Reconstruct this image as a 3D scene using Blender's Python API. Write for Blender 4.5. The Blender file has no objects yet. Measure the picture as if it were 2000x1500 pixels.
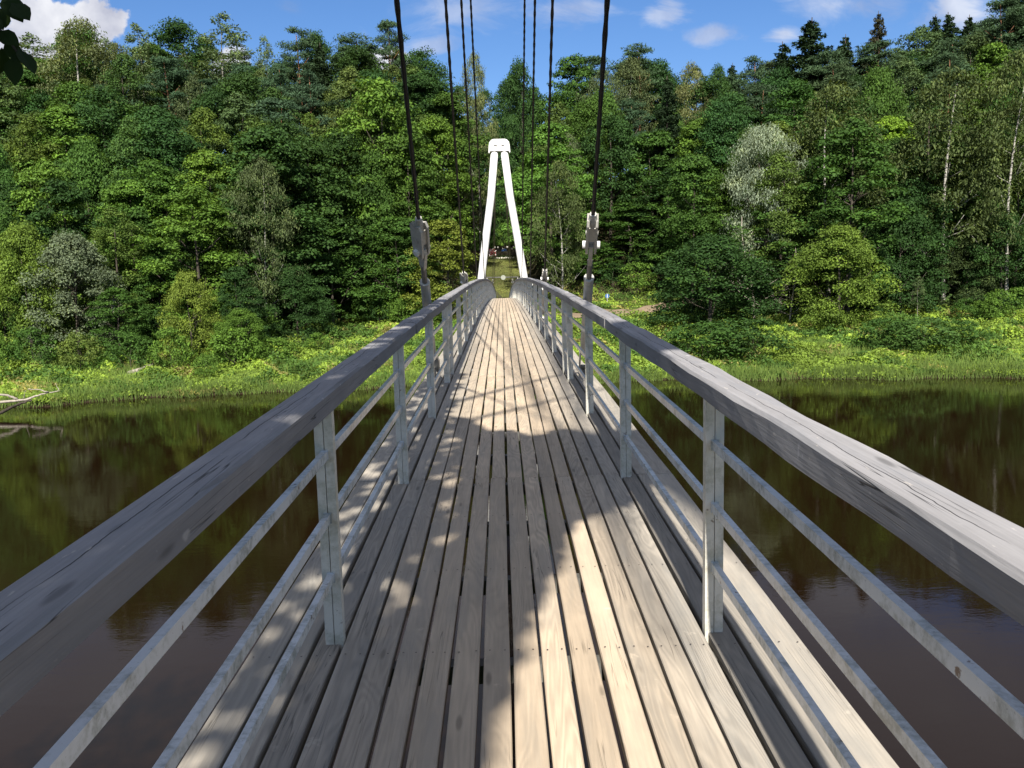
import bpy, math, random
import numpy as np
from mathutils import Vector, Matrix

# ------------------------------------------------------------------ camera, world, sun, exposure
scene = bpy.context.scene
COL = scene.collection
EYE = 9.5                                   # eye height above the river
CAM = np.array([-0.058, 0.0, EYE])
YAW, PITCH, ROLL = math.radians(0.49), math.radians(7.46), math.radians(1.45)
FPX = 1680.0
cd = bpy.data.cameras.new('camera')
cam = bpy.data.objects.new('camera', cd)
COL.objects.link(cam)
cd.sensor_width = 36.0
cd.lens = 36.0 * FPX / 2000.0
cd.clip_start = 0.05
cd.clip_end = 3000.0
fwd = np.array([math.sin(YAW) * math.cos(PITCH), math.cos(YAW) * math.cos(PITCH), -math.sin(PITCH)])
rt0 = np.cross(fwd, [0, 0, 1.0]); rt0 /= np.linalg.norm(rt0)
up0 = np.cross(rt0, fwd)
RT = rt0 * math.cos(ROLL) - up0 * math.sin(ROLL)
UP = up0 * math.cos(ROLL) + rt0 * math.sin(ROLL)
M = Matrix(((RT[0], UP[0], -fwd[0], CAM[0]), (RT[1], UP[1], -fwd[1], CAM[1]), (RT[2], UP[2], -fwd[2], CAM[2]), (0, 0, 0, 1)))
cam.matrix_world = M
scene.camera = cam

SUN_EL, SUN_AZ = math.radians(38.7), math.radians(2.2)      # sun behind the camera, a little to the left
LIGHT = np.array([math.sin(SUN_AZ) * math.cos(SUN_EL), math.cos(SUN_AZ) * math.cos(SUN_EL), -math.sin(SUN_EL)])
TOSUN = -LIGHT
sd = bpy.data.lights.new('sun', 'SUN')
sd.energy = 5.0
sd.angle = math.radians(0.6)
sd.color = (1.0, 0.93, 0.82)
sun = bpy.data.objects.new('sun', sd)
COL.objects.link(sun)
sun.rotation_euler = Vector(LIGHT).to_track_quat('-Z', 'Y').to_euler()

scene.view_settings.view_transform = 'Standard'
scene.view_settings.look = 'None'
scene.view_settings.exposure = 0.9
scene.view_settings.gamma = 1.0
scene.view_settings.use_curve_mapping = False

def px_dir(px, py):
    v = fwd * FPX + RT * (px - 1000) - UP * (py - 750)
    return v / np.linalg.norm(v)

def at(px, py, Y):                            # where the sight line through a photo pixel reaches distance Y
    v = px_dir(px, py)
    return CAM + v * ((Y - CAM[1]) / v[1])

def to_px(p):
    q = np.asarray(p, float) - CAM
    z = q @ fwd
    return 1000 + FPX * (q @ RT) / z, 750 - FPX * (q @ UP) / z

# ---- node helper
class NT:
    def __init__(s, nt):
        s.nt = nt; s.n = nt.nodes; s.l = nt.links
    def new(s, t, **k):
        n = s.n.new(t)
        for a, v in k.items():
            setattr(n, a, v)
        return n
    def inp(s, n, i, v):
        if v is None: return
        if isinstance(v, bpy.types.NodeSocket): s.l.new(v, n.inputs[i])
        else: n.inputs[i].default_value = v
    def math(s, op, a, b=None, c=None, clamp=False):
        n = s.new('ShaderNodeMath', operation=op, use_clamp=clamp)
        s.inp(n, 0, a); s.inp(n, 1, b); s.inp(n, 2, c)
        return n.outputs[0]
    def vmath(s, op, a, b=None, c=None):
        n = s.new('ShaderNodeVectorMath', operation=op)
        s.inp(n, 0, a); s.inp(n, 1, b)
        if c is not None: s.inp(n, 2, c)
        return n.outputs[0]
    def noise(s, vec, scale=5.0, detail=3.0, rough=0.55, dist=0.0, dim='3D'):
        n = s.new('ShaderNodeTexNoise', noise_dimensions=dim)
        if vec is not None: s.l.new(vec, n.inputs['Vector'])
        n.inputs['Scale'].default_value = scale
        n.inputs['Detail'].default_value = detail
        n.inputs['Roughness'].default_value = rough
        n.inputs['Distortion'].default_value = dist
        return n.outputs[0]
    def ramp(s, fac, stops, interp='LINEAR'):
        n = s.new('ShaderNodeValToRGB')
        n.color_ramp.interpolation = interp
        while len(n.color_ramp.elements) < len(stops): n.color_ramp.elements.new(0.5)
        for e, (p, c) in zip(n.color_ramp.elements, stops):
            e.position = p
            e.color = (c, c, c, 1) if isinstance(c, (int, float)) else (*c, 1)
        s.inp(n, 0, fac)
        return n.outputs[0]
    def mix(s, fac, a, b, mode='MIX'):
        n = s.new('ShaderNodeMix', data_type='RGBA', blend_type=mode)
        s.inp(n, 0, fac)
        for i, v in ((6, a), (7, b)):
            if isinstance(v, (tuple, list)): v = (*v[:3], 1)
            s.inp(n, i, v)
        return n.outputs[2]
    def smooth(s, x, lo, hi):
        n = s.new('ShaderNodeMapRange', interpolation_type='SMOOTHSTEP')
        s.inp(n, 0, x); n.inputs[1].default_value = lo; n.inputs[2].default_value = hi
        return n.outputs[0]

world = bpy.data.worlds.new('World')
scene.world = world
world.use_nodes = True
w = NT(world.node_tree)
w.n.clear()
sky = w.new('ShaderNodeTexSky', sky_type='NISHITA')
sky.sun_disc = False
sky.sun_elevation = SUN_EL
sky.sun_rotation = math.atan2(TOSUN[0], TOSUN[1])
sky.air_density = 1.0; sky.dust_density = 0.3; sky.ozone_density = 3.0
sky.altitude = 100
hsv = w.new('ShaderNodeHueSaturation')
hsv.inputs['Saturation'].default_value = 1.2
w.l.new(sky.outputs[0], hsv.inputs['Color'])
skyc = w.mix(1.0, hsv.outputs[0], (0.93, 0.93, 1.08), 'MULTIPLY')
geo = w.new('ShaderNodeNewGeometry')
dirv = w.vmath('SCALE', geo.outputs['Incoming'], None); dirv.node.inputs[3].default_value = -1.0
sep = w.new('ShaderNodeSeparateXYZ'); w.l.new(dirv, sep.inputs[0])
dx, dy, dz = sep.outputs
fz = w.math('MAXIMUM', dz, 0.0)
# broken cloud deck over the whole sky, laid out on a plane overhead
den = w.math('ADD', fz, 0.12)
cu = w.math('DIVIDE', dx, den); cv = w.math('DIVIDE', dy, den)
cmb = w.new('ShaderNodeCombineXYZ'); w.l.new(cu, cmb.inputs[0]); w.l.new(cv, cmb.inputs[1])
n1 = w.noise(cmb.outputs[0], 0.85, 7, 0.55, 0.25)
thr = w.math('ADD', n1, w.math('MULTIPLY', w.smooth(dz, 0.27, 0.36), 0.24))
cloud = w.smooth(thr, 0.56, 0.70)
# single clouds seen over the trees, each a patch of the sky dome
gy = w.math('MAXIMUM', dy, 0.05)
gu = w.math('DIVIDE', dx, gy); gv = w.math('DIVIDE', dz, gy)
cm2 = w.new('ShaderNodeCombineXYZ'); w.l.new(gu, cm2.inputs[0]); w.l.new(gv, cm2.inputs[1])
wv = w.new('ShaderNodeTexNoise'); w.l.new(cm2.outputs[0], wv.inputs['Vector']); wv.inputs['Scale'].default_value = 9.0; wv.inputs['Detail'].default_value = 5
wsp = w.new('ShaderNodeSeparateXYZ'); w.l.new(wv.outputs['Color'], wsp.inputs[0])
wu = w.math('ADD', gu, w.math('MULTIPLY', w.math('SUBTRACT', wsp.outputs[0], 0.5), 0.07))
wz = w.math('ADD', gv, w.math('MULTIPLY', w.math('SUBTRACT', wsp.outputs[1], 0.5), 0.035))
nz = w.noise(cm2.outputs[0], 22.0, 7, 0.6, 0.0)
nz2 = w.noise(w.vmath('MULTIPLY', cm2.outputs[0], (1.0, 2.2, 1.0)), 11.0, 7, 0.62, 0.6)
front = w.smooth(dy, 0.05, 0.3)
def blob(px, py, rx, ry, amt, soft, k):
    d = px_dir(px, py)
    u, v = d[0] / d[1], d[2] / d[1]
    a = w.math('DIVIDE', w.math('SUBTRACT', wu, float(u)), rx / FPX)
    b = w.math('DIVIDE', w.math('SUBTRACT', wz, float(v)), ry / FPX)
    r = w.math('SQRT', w.math('ADD', w.math('MULTIPLY', a, a), w.math('MULTIPLY', b, b)))
    e = w.math('ADD', w.math('SUBTRACT', 1.0, r), w.math('MULTIPLY', w.math('SUBTRACT', nz if k > 0 else nz2, 0.5), abs(k)))
    return w.math('MULTIPLY', w.math('MULTIPLY', w.smooth(e, 0.0, soft), amt), front)
puffs = None
for b in [(105, 62, 128, 78, 1, .16, 1.5), (-140, 60, 190, 120, 1, .3, 1.4), (462, 125, 48, 62, .95, .3, 1.6), (765, 112, 50, 30, .95, .35, 1.4),
          (1290, 22, 60, 30, .5, 1.0, -3.2), (1378, 66, 62, 22, .5, 1.0, -3.4), (1535, 76, 46, 18, .6, 1.0, -3.0),
          (1650, 12, 130, 48, .5, 1.2, -3.0), (1880, 22, 130, 48, .7, 1.1, -3.0), (880, 20, 150, 60, .4, 1.3, -3.2), (1130, 12, 120, 45, .45, 1.3, -3.2),
          (840, 95, 60, 22, .45, 1.0, -3.2)]:
    q = blob(*b)
    puffs = q if puffs is None else w.math('MAXIMUM', puffs, q)
shade = w.ramp(w.noise(cm2.outputs[0], 9.0, 5, 0.55), [(0.36, (0.52, 0.54, 0.64)), (0.58, (1.0, 1.0, 1.0))])
low = w.math('SUBTRACT', 1.0, w.smooth(dz, 0.28, 0.34))
cshade = w.ramp(w.noise(cmb.outputs[0], 1.7, 6, 0.6), [(0.3, (0.60, 0.60, 0.68)), (0.65, (1.0, .98, .96))])
c1 = w.mix(w.math('MULTIPLY', cloud, 0.9), skyc, w.mix(1.0, cshade, (3.9, 4.15, 4.75), 'MULTIPLY'))
c2 = w.mix(puffs, c1, w.mix(1.0, shade, (7.6, 7.7, 8.1), 'MULTIPLY'))
bg = w.new('ShaderNodeBackground'); w.l.new(c2, bg.inputs[0]); bg.inputs[1].default_value = 0.066
wo = w.new('ShaderNodeOutputWorld'); w.l.new(bg.outputs[0], wo.inputs[0])

scene.render.engine = 'CYCLES'
scene.cycles.use_adaptive_sampling = True
scene.cycles.max_bounces = 6
scene.cycles.diffuse_bounces = 2
scene.cycles.glossy_bounces = 3
scene.cycles.transmission_bounces = 2
scene.cycles.caustics_reflective = False
scene.cycles.caustics_refractive = False
rng = np.random.default_rng(7)
random.seed(7)

# ------------------------------------------------------------------ mesh helpers
class MB:
    """collects geometry, build() links ONE object"""
    def __init__(s):
        s.v = []; s.f = []
    def add(s, vs, fs):
        o = len(s.v)
        s.v += [tuple(map(float, p)) for p in vs]
        s.f += [tuple(o + i for i in f) for f in fs]
    def box(s, c, d, R=None):
        c = np.array(c, float); h = np.array(d, float) / 2
        vs = [np.array([x, y, z]) * h for x in (-1, 1) for y in (-1, 1) for z in (-1, 1)]
        if R is not None: vs = [R @ v for v in vs]
        s.add([c + v for v in vs], [(0, 1, 3, 2), (4, 6, 7, 5), (0, 4, 5, 1), (2, 3, 7, 6), (0, 2, 6, 4), (1, 5, 7, 3)])
    def beam(s, a, b, wx, wz, up=(0, 0, 1)):            # box from a to b
        a = np.array(a, float); b = np.array(b, float); y = b - a; L = np.linalg.norm(y); y /= L
        x = np.cross(y, up); x /= np.linalg.norm(x); z = np.cross(x, y)
        s.box((a + b) / 2, (wx, L, wz), np.array([x, y, z]).T)
    def tube(s, pts, r, n=8, caps=True, lobes=0, lobe_amp=0.0, twist=0.0):
        pts = np.array(pts, float); r = np.broadcast_to(r, (len(pts),))
        ring0 = len(s.v); t = 0.0
        ref = np.array([1.0, 0, 0])
        for i, p in enumerate(pts):
            d = pts[min(i + 1, len(pts) - 1)] - pts[max(i - 1, 0)]; d /= np.linalg.norm(d) + 1e-12
            u = ref - d * (ref @ d)
            if np.linalg.norm(u) < 1e-3: u = np.cross(d, [0, 1, 0])
            u /= np.linalg.norm(u); v = np.cross(d, u)
            for k in range(n):
                a = 2 * math.pi * k / n
                rr = r[i] * (1 + lobe_amp * math.cos(lobes * (a + t))) if lobes else r[i]
                s.v.append(tuple(p + (u * math.cos(a) + v * math.sin(a)) * rr))
            t += twist
        for i in range(len(pts) - 1):
            for k in range(n):
                a = ring0 + i * n + k; b = ring0 + i * n + (k + 1) % n
                s.f.append((a, b, b + n, a + n))
        if caps:
            s.f.append(tuple(ring0 + k for k in range(n))[::-1])
            e = ring0 + (len(pts) - 1) * n
            s.f.append(tuple(e + k for k in range(n)))
    def prism(s, outline, axis_o, ex, ey, ez, th):      # outline in (ex,ey), thickness along ez
        o = np.array(axis_o, float); n = len(outline)
        vs = [o + ex * p[0] + ey * p[1] + ez * k * th / 2 for k in (-1, 1) for p in outline]
        fs = [tuple(range(n))[::-1], tuple(range(n, 2 * n))] + [(i, (i + 1) % n, n + (i + 1) % n, n + i) for i in range(n)]
        s.add(vs, fs)
    def mesh(s, name, smooth=False):
        m = bpy.data.meshes.new(name); m.from_pydata(s.v, [], s.f); m.update()
        if smooth: m.polygons.foreach_set('use_smooth', [True] * len(m.polygons))
        return m
    def build(s, name, mat, parent=None, smooth=False, **k):
        return link(name, s.mesh(name, smooth), mat, parent, **k)

def link(name, mesh, mat=None, parent=None, loc=None, bevel=0, color=None, **props):
    o = bpy.data.objects.new(name, mesh)
    if mat is not None and len(mesh.materials) == 0: mesh.materials.append(mat)
    COL.objects.link(o)
    if parent is not None: o.parent = parent
    if loc is not None: o.location = loc
    if color is not None: o.color = (*color[:3], 1)
    if bevel:
        b = o.modifiers.new('bevel', 'BEVEL'); b.width = bevel; b.segments = 2; b.limit_method = 'ANGLE'
    for a, v in props.items(): o[a] = v
    return o

def thing(name, label, cat, loc=(0, 0, 0), group=None):
    o = bpy.data.objects.new(name, None); COL.objects.link(o)
    o.location = loc; o['label'] = label; o['category'] = cat
    o.empty_display_size = 0.2
    if group: o['group'] = group
    return o

def np_mesh(name, V, F, tint=None):
    """fast mesh from arrays, F (n,4) or (n,3)"""
    m = bpy.data.meshes.new(name)
    n, k = F.shape
    m.vertices.add(len(V)); m.vertices.foreach_set('co', V.astype(np.float32).ravel())
    m.loops.add(n * k); m.loops.foreach_set('vertex_index', F.astype(np.int32).ravel())
    m.polygons.add(n)
    m.polygons.foreach_set('loop_start', np.arange(0, n * k, k, dtype=np.int32))
    m.polygons.foreach_set('loop_total', np.full(n, k, dtype=np.int32))
    m.update(calc_edges=True)
    if tint is not None:
        a = m.attributes.new('tint', 'FLOAT', 'POINT')
        a.data.foreach_set('value', tint.astype(np.float32))
    m.validate()
    return m

# ------------------------------------------------------------------ materials
def principled(name, rough=0.7, spec=0.4, metal=0.0):
    m = bpy.data.materials.new(name); m.use_nodes = True
    t = NT(m.node_tree)
    b = t.n['Principled BSDF']
    b.inputs['Roughness'].default_value = rough
    b.inputs['Specular IOR Level'].default_value = spec
    b.inputs['Metallic'].default_value = metal
    return m, t, b

def coords(t, kind='Object'):
    c = t.new('ShaderNodeTexCoord'); return c.outputs[kind]

def bump(t, b, h, strength=0.3, dist=0.01):
    n = t.new('ShaderNodeBump'); n.inputs['Strength'].default_value = strength; n.inputs['Distance'].default_value = dist
    t.l.new(h, n.inputs['Height']); t.l.new(n.outputs[0], b.inputs['Normal'])

def wv_(t, c):
    n = t.new('ShaderNodeTexNoise'); t.l.new(c, n.inputs['Vector']); n.inputs['Scale'].default_value = 30.0
    return n.outputs['Color']

def wood(name, dark, light, axis_stretch=(14, 1.0, 14), crack=0.5, use_color=True, grain=1.0, split=False):
    m, t, b = principled(name, 0.78, 0.25)
    info = t.new('ShaderNodeObjectInfo')
    off = t.vmath('SCALE', (37.0, 91.0, 53.0), None); t.l.new(info.outputs['Random'], off.node.inputs[3])
    c = t.vmath('ADD', coords(t), off)
    v1 = t.vmath('MULTIPLY', c, axis_stretch)
    v2 = t.vmath('MULTIPLY', c, (axis_stretch[0] * 5, 2.5, axis_stretch[2] * 5))
    g1 = t.noise(v1, 1.0, 5, 0.6, 0.5)
    # growth rings: bands bent by a slow noise
    sw = t.noise(t.vmath('MULTIPLY', c, (5.0, 0.55, 5.0)), 1.0, 2, 0.5, 0.6)
    rings = t.math('SINE', t.math('MULTIPLY', sw, 110.0))
    fine = t.noise(v2, 1.2, 3, 0.6)
    blot = t.noise(c, 2.3, 4, 0.6)
    f = t.math('ADD', t.math('MULTIPLY', g1, 0.5), t.math('MULTIPLY', fine, 0.32))
    f = t.math('ADD', f, t.math('MULTIPLY', rings, t.math('MULTIPLY', t.math('ADD', t.math('MULTIPLY', info.outputs['Random'], 0.10), 0.02), grain)))
    f = t.math('ADD', f, t.math('MULTIPLY', t.math('SUBTRACT', blot, 0.5), 0.35))
    col = t.ramp(f, [(0.18, dark), (0.5, tuple((a + b_) / 2 for a, b_ in zip(dark, light))), (0.78, light)])
    gs = t.smooth(t.noise(t.vmath('MULTIPLY', c, (6.0, 0.9, 6.0)), 1.0, 5, 0.65, 0.3), 0.46, 0.66)
    col = t.mix(t.math('MULTIPLY', gs, 0.45), col, tuple((a_ + b__) * .5 * f_ for a_, b__, f_ in zip(dark, light, (.62, .68, .76))))
    # knots and grey stains
    kn = t.new('ShaderNodeTexVoronoi'); kn.inputs['Scale'].default_value = 1.0
    t.l.new(t.vmath('MULTIPLY', c, (8.0, 1.8, 8.0)), kn.inputs['Vector'])
    knf = t.math('SUBTRACT', 1.0, t.smooth(kn.outputs['Distance'], 0.05, 0.13))
    col = t.mix(t.math('MULTIPLY', knf, 0.55), col, tuple(x * 0.35 for x in dark))
    ck = t.noise(t.vmath('MULTIPLY', c, (30.0, 0.6, 30.0)), 1.0, 2, 0.5, 0.3)
    ckf = t.math('SUBTRACT', 1.0, t.smooth(t.math('ABSOLUTE', t.math('SUBTRACT', ck, 0.5)), 0.0, 0.012))
    ckm = t.math('MULTIPLY', ckf, t.smooth(t.noise(c, 1.3, 2, 0.5), 0.52, 0.62))
    col = t.mix(t.math('MULTIPLY', ckm, crack), col, tuple(x * 0.2 for x in dark))
    if split:                                       # one long drying split along the middle of the top
        co = coords(t); sx = t.new('ShaderNodeSeparateXYZ'); t.l.new(co, sx.inputs[0])
        wob = t.math('MULTIPLY', t.math('SUBTRACT', t.noise(t.vmath('MULTIPLY', c, (0.0, 1.6, 0.0)), 1.0, 5, 0.6), 0.5), 0.06)
        ln = t.math('ABSOLUTE', t.math('SUBTRACT', t.math('ADD', sx.outputs[0], 0.012), wob))
        sf = t.math('MULTIPLY', t.math('SUBTRACT', 1.0, t.smooth(ln, 0.0006, 0.0024)), t.smooth(t.noise(t.vmath('MULTIPLY', c, (0.0, 1.1, 0.0)), 1.0, 2, 0.5), 0.40, 0.46))
        col = t.mix(t.math('MULTIPLY', sf, 0.9), col, (0.02, 0.02, 0.02))
        chips = t.smooth(t.noise(t.vmath('MULTIPLY', c, (40.0, 9.0, 40.0)), 1.0, 4, 0.6), 0.66, 0.70)
        col = t.mix(t.math('MULTIPLY', chips, 0.55), col, (0.46, 0.43, 0.38))
        vs = t.new('ShaderNodeTexVoronoi'); vs.inputs['Scale'].default_value = 1.0
        t.l.new(t.vmath('MULTIPLY', t.vmath('ADD', c, t.vmath('MULTIPLY', wv_(t, c), (0.02, 0.02, 0.02))), (9.0, 4.2, 9.0)), vs.inputs['Vector'])
        spot = t.math('SUBTRACT', 1.0, t.smooth(vs.outputs['Distance'], 0.05, 0.13))
        spot = t.math('MULTIPLY', spot, t.smooth(t.noise(c, 2.0, 2, .5), .56, .62))
        col = t.mix(t.math('MULTIPLY', spot, 0.55), col, (0.55, 0.54, 0.51))
        ckm = t.math('MAXIMUM', ckm, sf)
    if split:                                       # shading painted by facing: sides toned down as if shaded, top lifted
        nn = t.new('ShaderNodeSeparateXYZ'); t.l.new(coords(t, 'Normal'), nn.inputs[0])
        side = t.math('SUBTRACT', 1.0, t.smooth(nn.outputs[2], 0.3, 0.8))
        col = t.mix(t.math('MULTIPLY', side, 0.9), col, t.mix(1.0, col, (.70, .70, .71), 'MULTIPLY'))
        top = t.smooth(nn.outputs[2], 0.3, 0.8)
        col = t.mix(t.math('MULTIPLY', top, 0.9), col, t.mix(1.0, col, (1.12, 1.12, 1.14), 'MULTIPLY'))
    pale = t.smooth(t.noise(c, 7.0, 5, 0.7), 0.64, 0.72)
    col = t.mix(t.math('MULTIPLY', pale, 0.25), col, tuple(min(1, x * 1.35) for x in light))
    if use_color:
        col = t.mix(1.0, col, info.outputs['Color'], 'MULTIPLY')
    t.l.new(col, b.inputs['Base Color'])
    h = t.math('SUBTRACT', t.math('ADD', t.math('MULTIPLY', fine, 0.5), t.math('ADD', g1, t.math('MULTIPLY', rings, 0.14 * grain))), t.math('MULTIPLY', ckm, 1.2))
    bump(t, b, h, 0.55, 0.004)
    return m

M_PLANK = wood('deck_timber', (0.355, 0.315, 0.262), (0.69, 0.60, 0.48))
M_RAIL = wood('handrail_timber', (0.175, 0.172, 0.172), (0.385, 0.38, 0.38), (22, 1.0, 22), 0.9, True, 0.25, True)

def paint(name, base, stain, rust=0.5, rough=0.5, stain_amt=0.6, green=True):
    m, t, b = principled(name, rough, 0.4)
    c = coords(t)
    info = t.new('ShaderNodeObjectInfo')
    off = t.vmath('SCALE', (17.0, 31.0, 23.0), None); t.l.new(info.outputs['Random'], off.node.inputs[3])
    c = t.vmath('ADD', c, off)
    big = t.noise(c, 6.0, 6, 0.65, 0.4); sm = t.noise(c, 45.0, 4, 0.65)
    f = t.smooth(t.math('ADD', t.math('MULTIPLY', big, 0.65), t.math('MULTIPLY', sm, 0.35)), 0.44, 0.64)
    col = t.mix(t.math('MULTIPLY', f, stain_amt), base, stain)
    rf = t.smooth(t.math('ADD', t.math('MULTIPLY', t.noise(c, 9.0, 5, 0.6), 0.7), t.math('MULTIPLY', sm, 0.3)), 0.62, 0.66)
    col = t.mix(t.math('MULTIPLY', rf, rust), col, (0.09, 0.045, 0.028))
    sp = t.smooth(t.noise(c, 130.0, 2, 0.5), 0.70, 0.74)
    col = t.mix(t.math('MULTIPLY', sp, 0.45), col, (0.07, 0.075, 0.055))
    t.l.new(col, b.inputs['Base Color'])
    bump(t, b, t.math('ADD', big, t.math('MULTIPLY', sm, 0.4)), 0.2, 0.003)
    return m

M_POST = paint('weathered_white_paint', (0.60, 0.585, 0.53), (0.33, 0.325, 0.25), 0.7, 0.45, 0.7)
M_BAR = paint('chalky_grey_paint', (0.53, 0.57, 0.60), (0.17, 0.20, 0.18), 0.9, 0.27, 0.75)
M_PYLON = paint('white_pylon_paint', (0.74, 0.74, 0.73), (0.58, 0.58, 0.55), 0.08, 0.4, 0.45)
M_SOCKET = paint('socket_paint', (0.46, 0.45, 0.42), (0.28, 0.27, 0.24), 0.35, 0.45)
M_ROD = paint('dull_steel', (0.20, 0.19, 0.175), (0.11, 0.10, 0.09), 0.6, 0.5)
M_STEEL = paint('girder_paint', (0.12, 0.12, 0.115), (0.07, 0.07, 0.06), 0.6)

m, t, b = principled('dark_wire_rope', 0.55, 0.4); M_ROPE = m
t.l.new(t.ramp(t.noise(coords(t), 60, 3, 0.6), [(0.3, (0.010, 0.009, 0.009)), (0.8, (0.035, 0.03, 0.028))]), b.inputs['Base Color'])
m, t, b = principled('brown_wire_rope', 0.6, 0.4); M_ROPE2 = m
t.l.new(t.ramp(t.noise(coords(t), 30, 3, 0.6), [(0.3, (0.10, 0.075, 0.055)), (0.8, (0.20, 0.16, 0.12))]), b.inputs['Base Color'])

def plain(name, c, rough=0.6, spec=0.3, var=0.25, scale=8.0):
    m, t, b = principled(name, rough, spec)
    n = t.noise(coords(t), scale, 5, 0.6)
    t.l.new(t.ramp(n, [(0.25, tuple(x * (1 - var) for x in c)), (0.75, tuple(min(1, x * (1 + var)) for x in c))]), b.inputs['Base Color'])
    return m

def bark(name, c1, c2, sc=3.0, birch=False):
    m, t, b = principled(name, 0.85, 0.2)
    c = coords(t)
    if birch:
        n = t.noise(t.vmath('MULTIPLY', c, (1.0, 1.0, 5.0)), 2.2, 5, 0.65)
        col = t.ramp(n, [(0.40, c1), (0.50, c2), (1.0, c2)])
    else:
        n = t.noise(t.vmath('MULTIPLY', c, (3.0, 3.0, 0.7)), sc, 5, 0.65)
        col = t.ramp(n, [(0.3, c1), (0.7, c2)])
    t.l.new(col, b.inputs['Base Color'])
    bump(t, b, n, 0.6, 0.03)
    return m
M_BARK = bark('grey_brown_bark', (0.03, 0.026, 0.022), (0.09, 0.076, 0.062))
M_BIRCH = bark('birch_bark', (0.06, 0.055, 0.05), (0.36, 0.35, 0.32), birch=True)
M_PINE = bark('pine_bark', (0.10, 0.05, 0.03), (0.26, 0.13, 0.075))
M_DEAD = bark('bleached_wood', (0.20, 0.175, 0.15), (0.44, 0.40, 0.34))
M_DEADDARK = bark('wet_dark_wood', (0.03, 0.025, 0.02), (0.09, 0.075, 0.06))

def foliage(name, trans=0.24, spec=0.12, rough=0.62, yellow=0.2):
    m, t, b = principled(name, rough, spec)
    info = t.new('ShaderNodeObjectInfo')
    at_ = t.new('ShaderNodeAttribute', attribute_name='tint')
    tint = at_.outputs['Fac']
    k = t.ramp(tint, [(0.0, 0.52), (0.5, 0.95), (1.0, 1.55)])
    base = t.mix(1.0, info.outputs['Color'], k, 'MULTIPLY')
    yel = t.mix(1.0, base, (1.32, 1.15, 0.6), 'MULTIPLY')
    col = t.mix(t.math('MULTIPLY', t.smooth(tint, 0.55, 1.0), yellow * 2), base, yel)
    t.l.new(col, b.inputs['Base Color'])
    tr = t.new('ShaderNodeBsdfTranslucent')
    tc = t.mix(1.0, col, (1.5, 1.35, 0.55), 'MULTIPLY')
    t.l.new(tc, tr.inputs[0])
    mx = t.new('ShaderNodeMixShader'); mx.inputs[0].default_value = trans
    t.l.new(b.outputs[0], mx.inputs[1]); t.l.new(tr.outputs[0], mx.inputs[2])
    t.l.new(mx.outputs[0], t.n['Material Output'].inputs[0])
    return m
M_LEAF = foliage('broadleaf_foliage')
M_NEEDLE = foliage('needle_foliage', 0.10, 0.12, 0.7, 0.05)
M_HERB = foliage('herb_foliage', 0.34, 0.12, 0.6, 0.22)

# ------------------------------------------------------------------ terrain
bank_px = [(-500, 806), (100, 793), (300, 776), (600, 765), (760, 757), (1300, 743), (1600, 741), (2000, 738), (2600, 730)]
bx, by = [], []
for p in bank_px:
    v = px_dir(*p); q = CAM + v * (EYE / -v[2]); bx.append(q[0]); by.append(q[1])
def bank_y(x):
    x = np.asarray(x, float)
    return np.interp(x, bx, by) + 0.5 * np.sin(x * 0.55) + 0.35 * np.sin(x * 1.3 + 1)
SKY = [(-400, 92), (0, 100), (60, 92), (150, 70), (260, 100), (350, 75), (430, 80), (500, 125), (600, 92), (750, 95), (850, 120), (930, 130), (1000, 150), (1100, 128),
       (1240, 105), (1350, 135), (1450, 130), (1560, 110), (1700, 95), (1800, 70), (1900, 45), (2000, 0), (2400, -80)]
sky_a = []; sky_e = []
for p in SKY:
    v = px_dir(*p); sky_a.append(v[0] / v[1]); sky_e.append(v[2] / v[1])
def sky_elev(x, y):
    return np.interp(np.asarray(x, float) / np.maximum(y, 1), sky_a, sky_e)
def sstep(x): 
    x = np.clip(x, 0, 1); return x * x * (3 - 2 * x)
def deck_z(y):
    return EYE - 1.67 + 0.0225 * y - 0.00042 * y * y
def terrain(x, y):
    x = np.asarray(x, float); y = np.asarray(y, float)
    d = y - bank_y(x)
    z = np.interp(d, [-8, -1, 0, 0.6, 6, 20, 38, 60, 100], [-1.6, -.35, -0.05, .35, 1.2, 2.3, 4.4, 6.0, 8.0])
    n = 0.18 * np.sin(x * .7 + y * .23) + .14 * np.sin(x * .31 - y * .8) + .1 * np.sin(x * 1.9 + 1.3 * y)
    z = z + n * np.clip(d / 4, 0, 1)
    ridge = EYE + sky_elev(x, y) * 150 - 21.5
    tt = sstep((y - 101) / 46.0)
    hill = z + (ridge - z) * tt + np.clip(y - 148, 0, 60) * .12
    # the cleared strip that the bridge leads to
    cx = (x - 0.1) / (3.4 + 0.02 * (y - 110))
    path = np.interp(y, [90, 111, 125, 150, 158, 164, 190], [3.6, 5.0, 7.2, 11.0, 11.6, 12.2, 25.0])
    k = np.exp(-np.clip(np.abs(cx) - 1, 0, 9) ** 2 * 1.2) * sstep((y - 92) / 16.0)
    z2 = hill * (1 - k) + path * k
    near = np.interp(y, [-60, -30, -9, -6.5, -1.5, 1.0, 4.0, 9], [12, 9, 7.5, 7.0, 1.8, -.1, -.7, -1.6])
    return np.where(y < 20, near + np.sin(x * .6 + y * .8) * .12 - np.where(y > -20, 0, 0), z2)

def grid_mesh(name, xs, ys, fz):
    X, Y = np.meshgrid(xs, ys)
    Z = fz(X, Y)
    V = np.stack([X.ravel(), Y.ravel(), Z.ravel()], 1)
    nx, ny = len(xs), len(ys)
    i = np.arange(nx - 1)[None] + np.arange(ny - 1)[:, None] * nx
    i = i.ravel()
    F = np.stack([i, i + 1, i + nx + 1, i + nx], 1)
    me = np_mesh(name, V, F)
    me.polygons.foreach_set('use_smooth', [True] * len(me.polygons))
    return me

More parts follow.
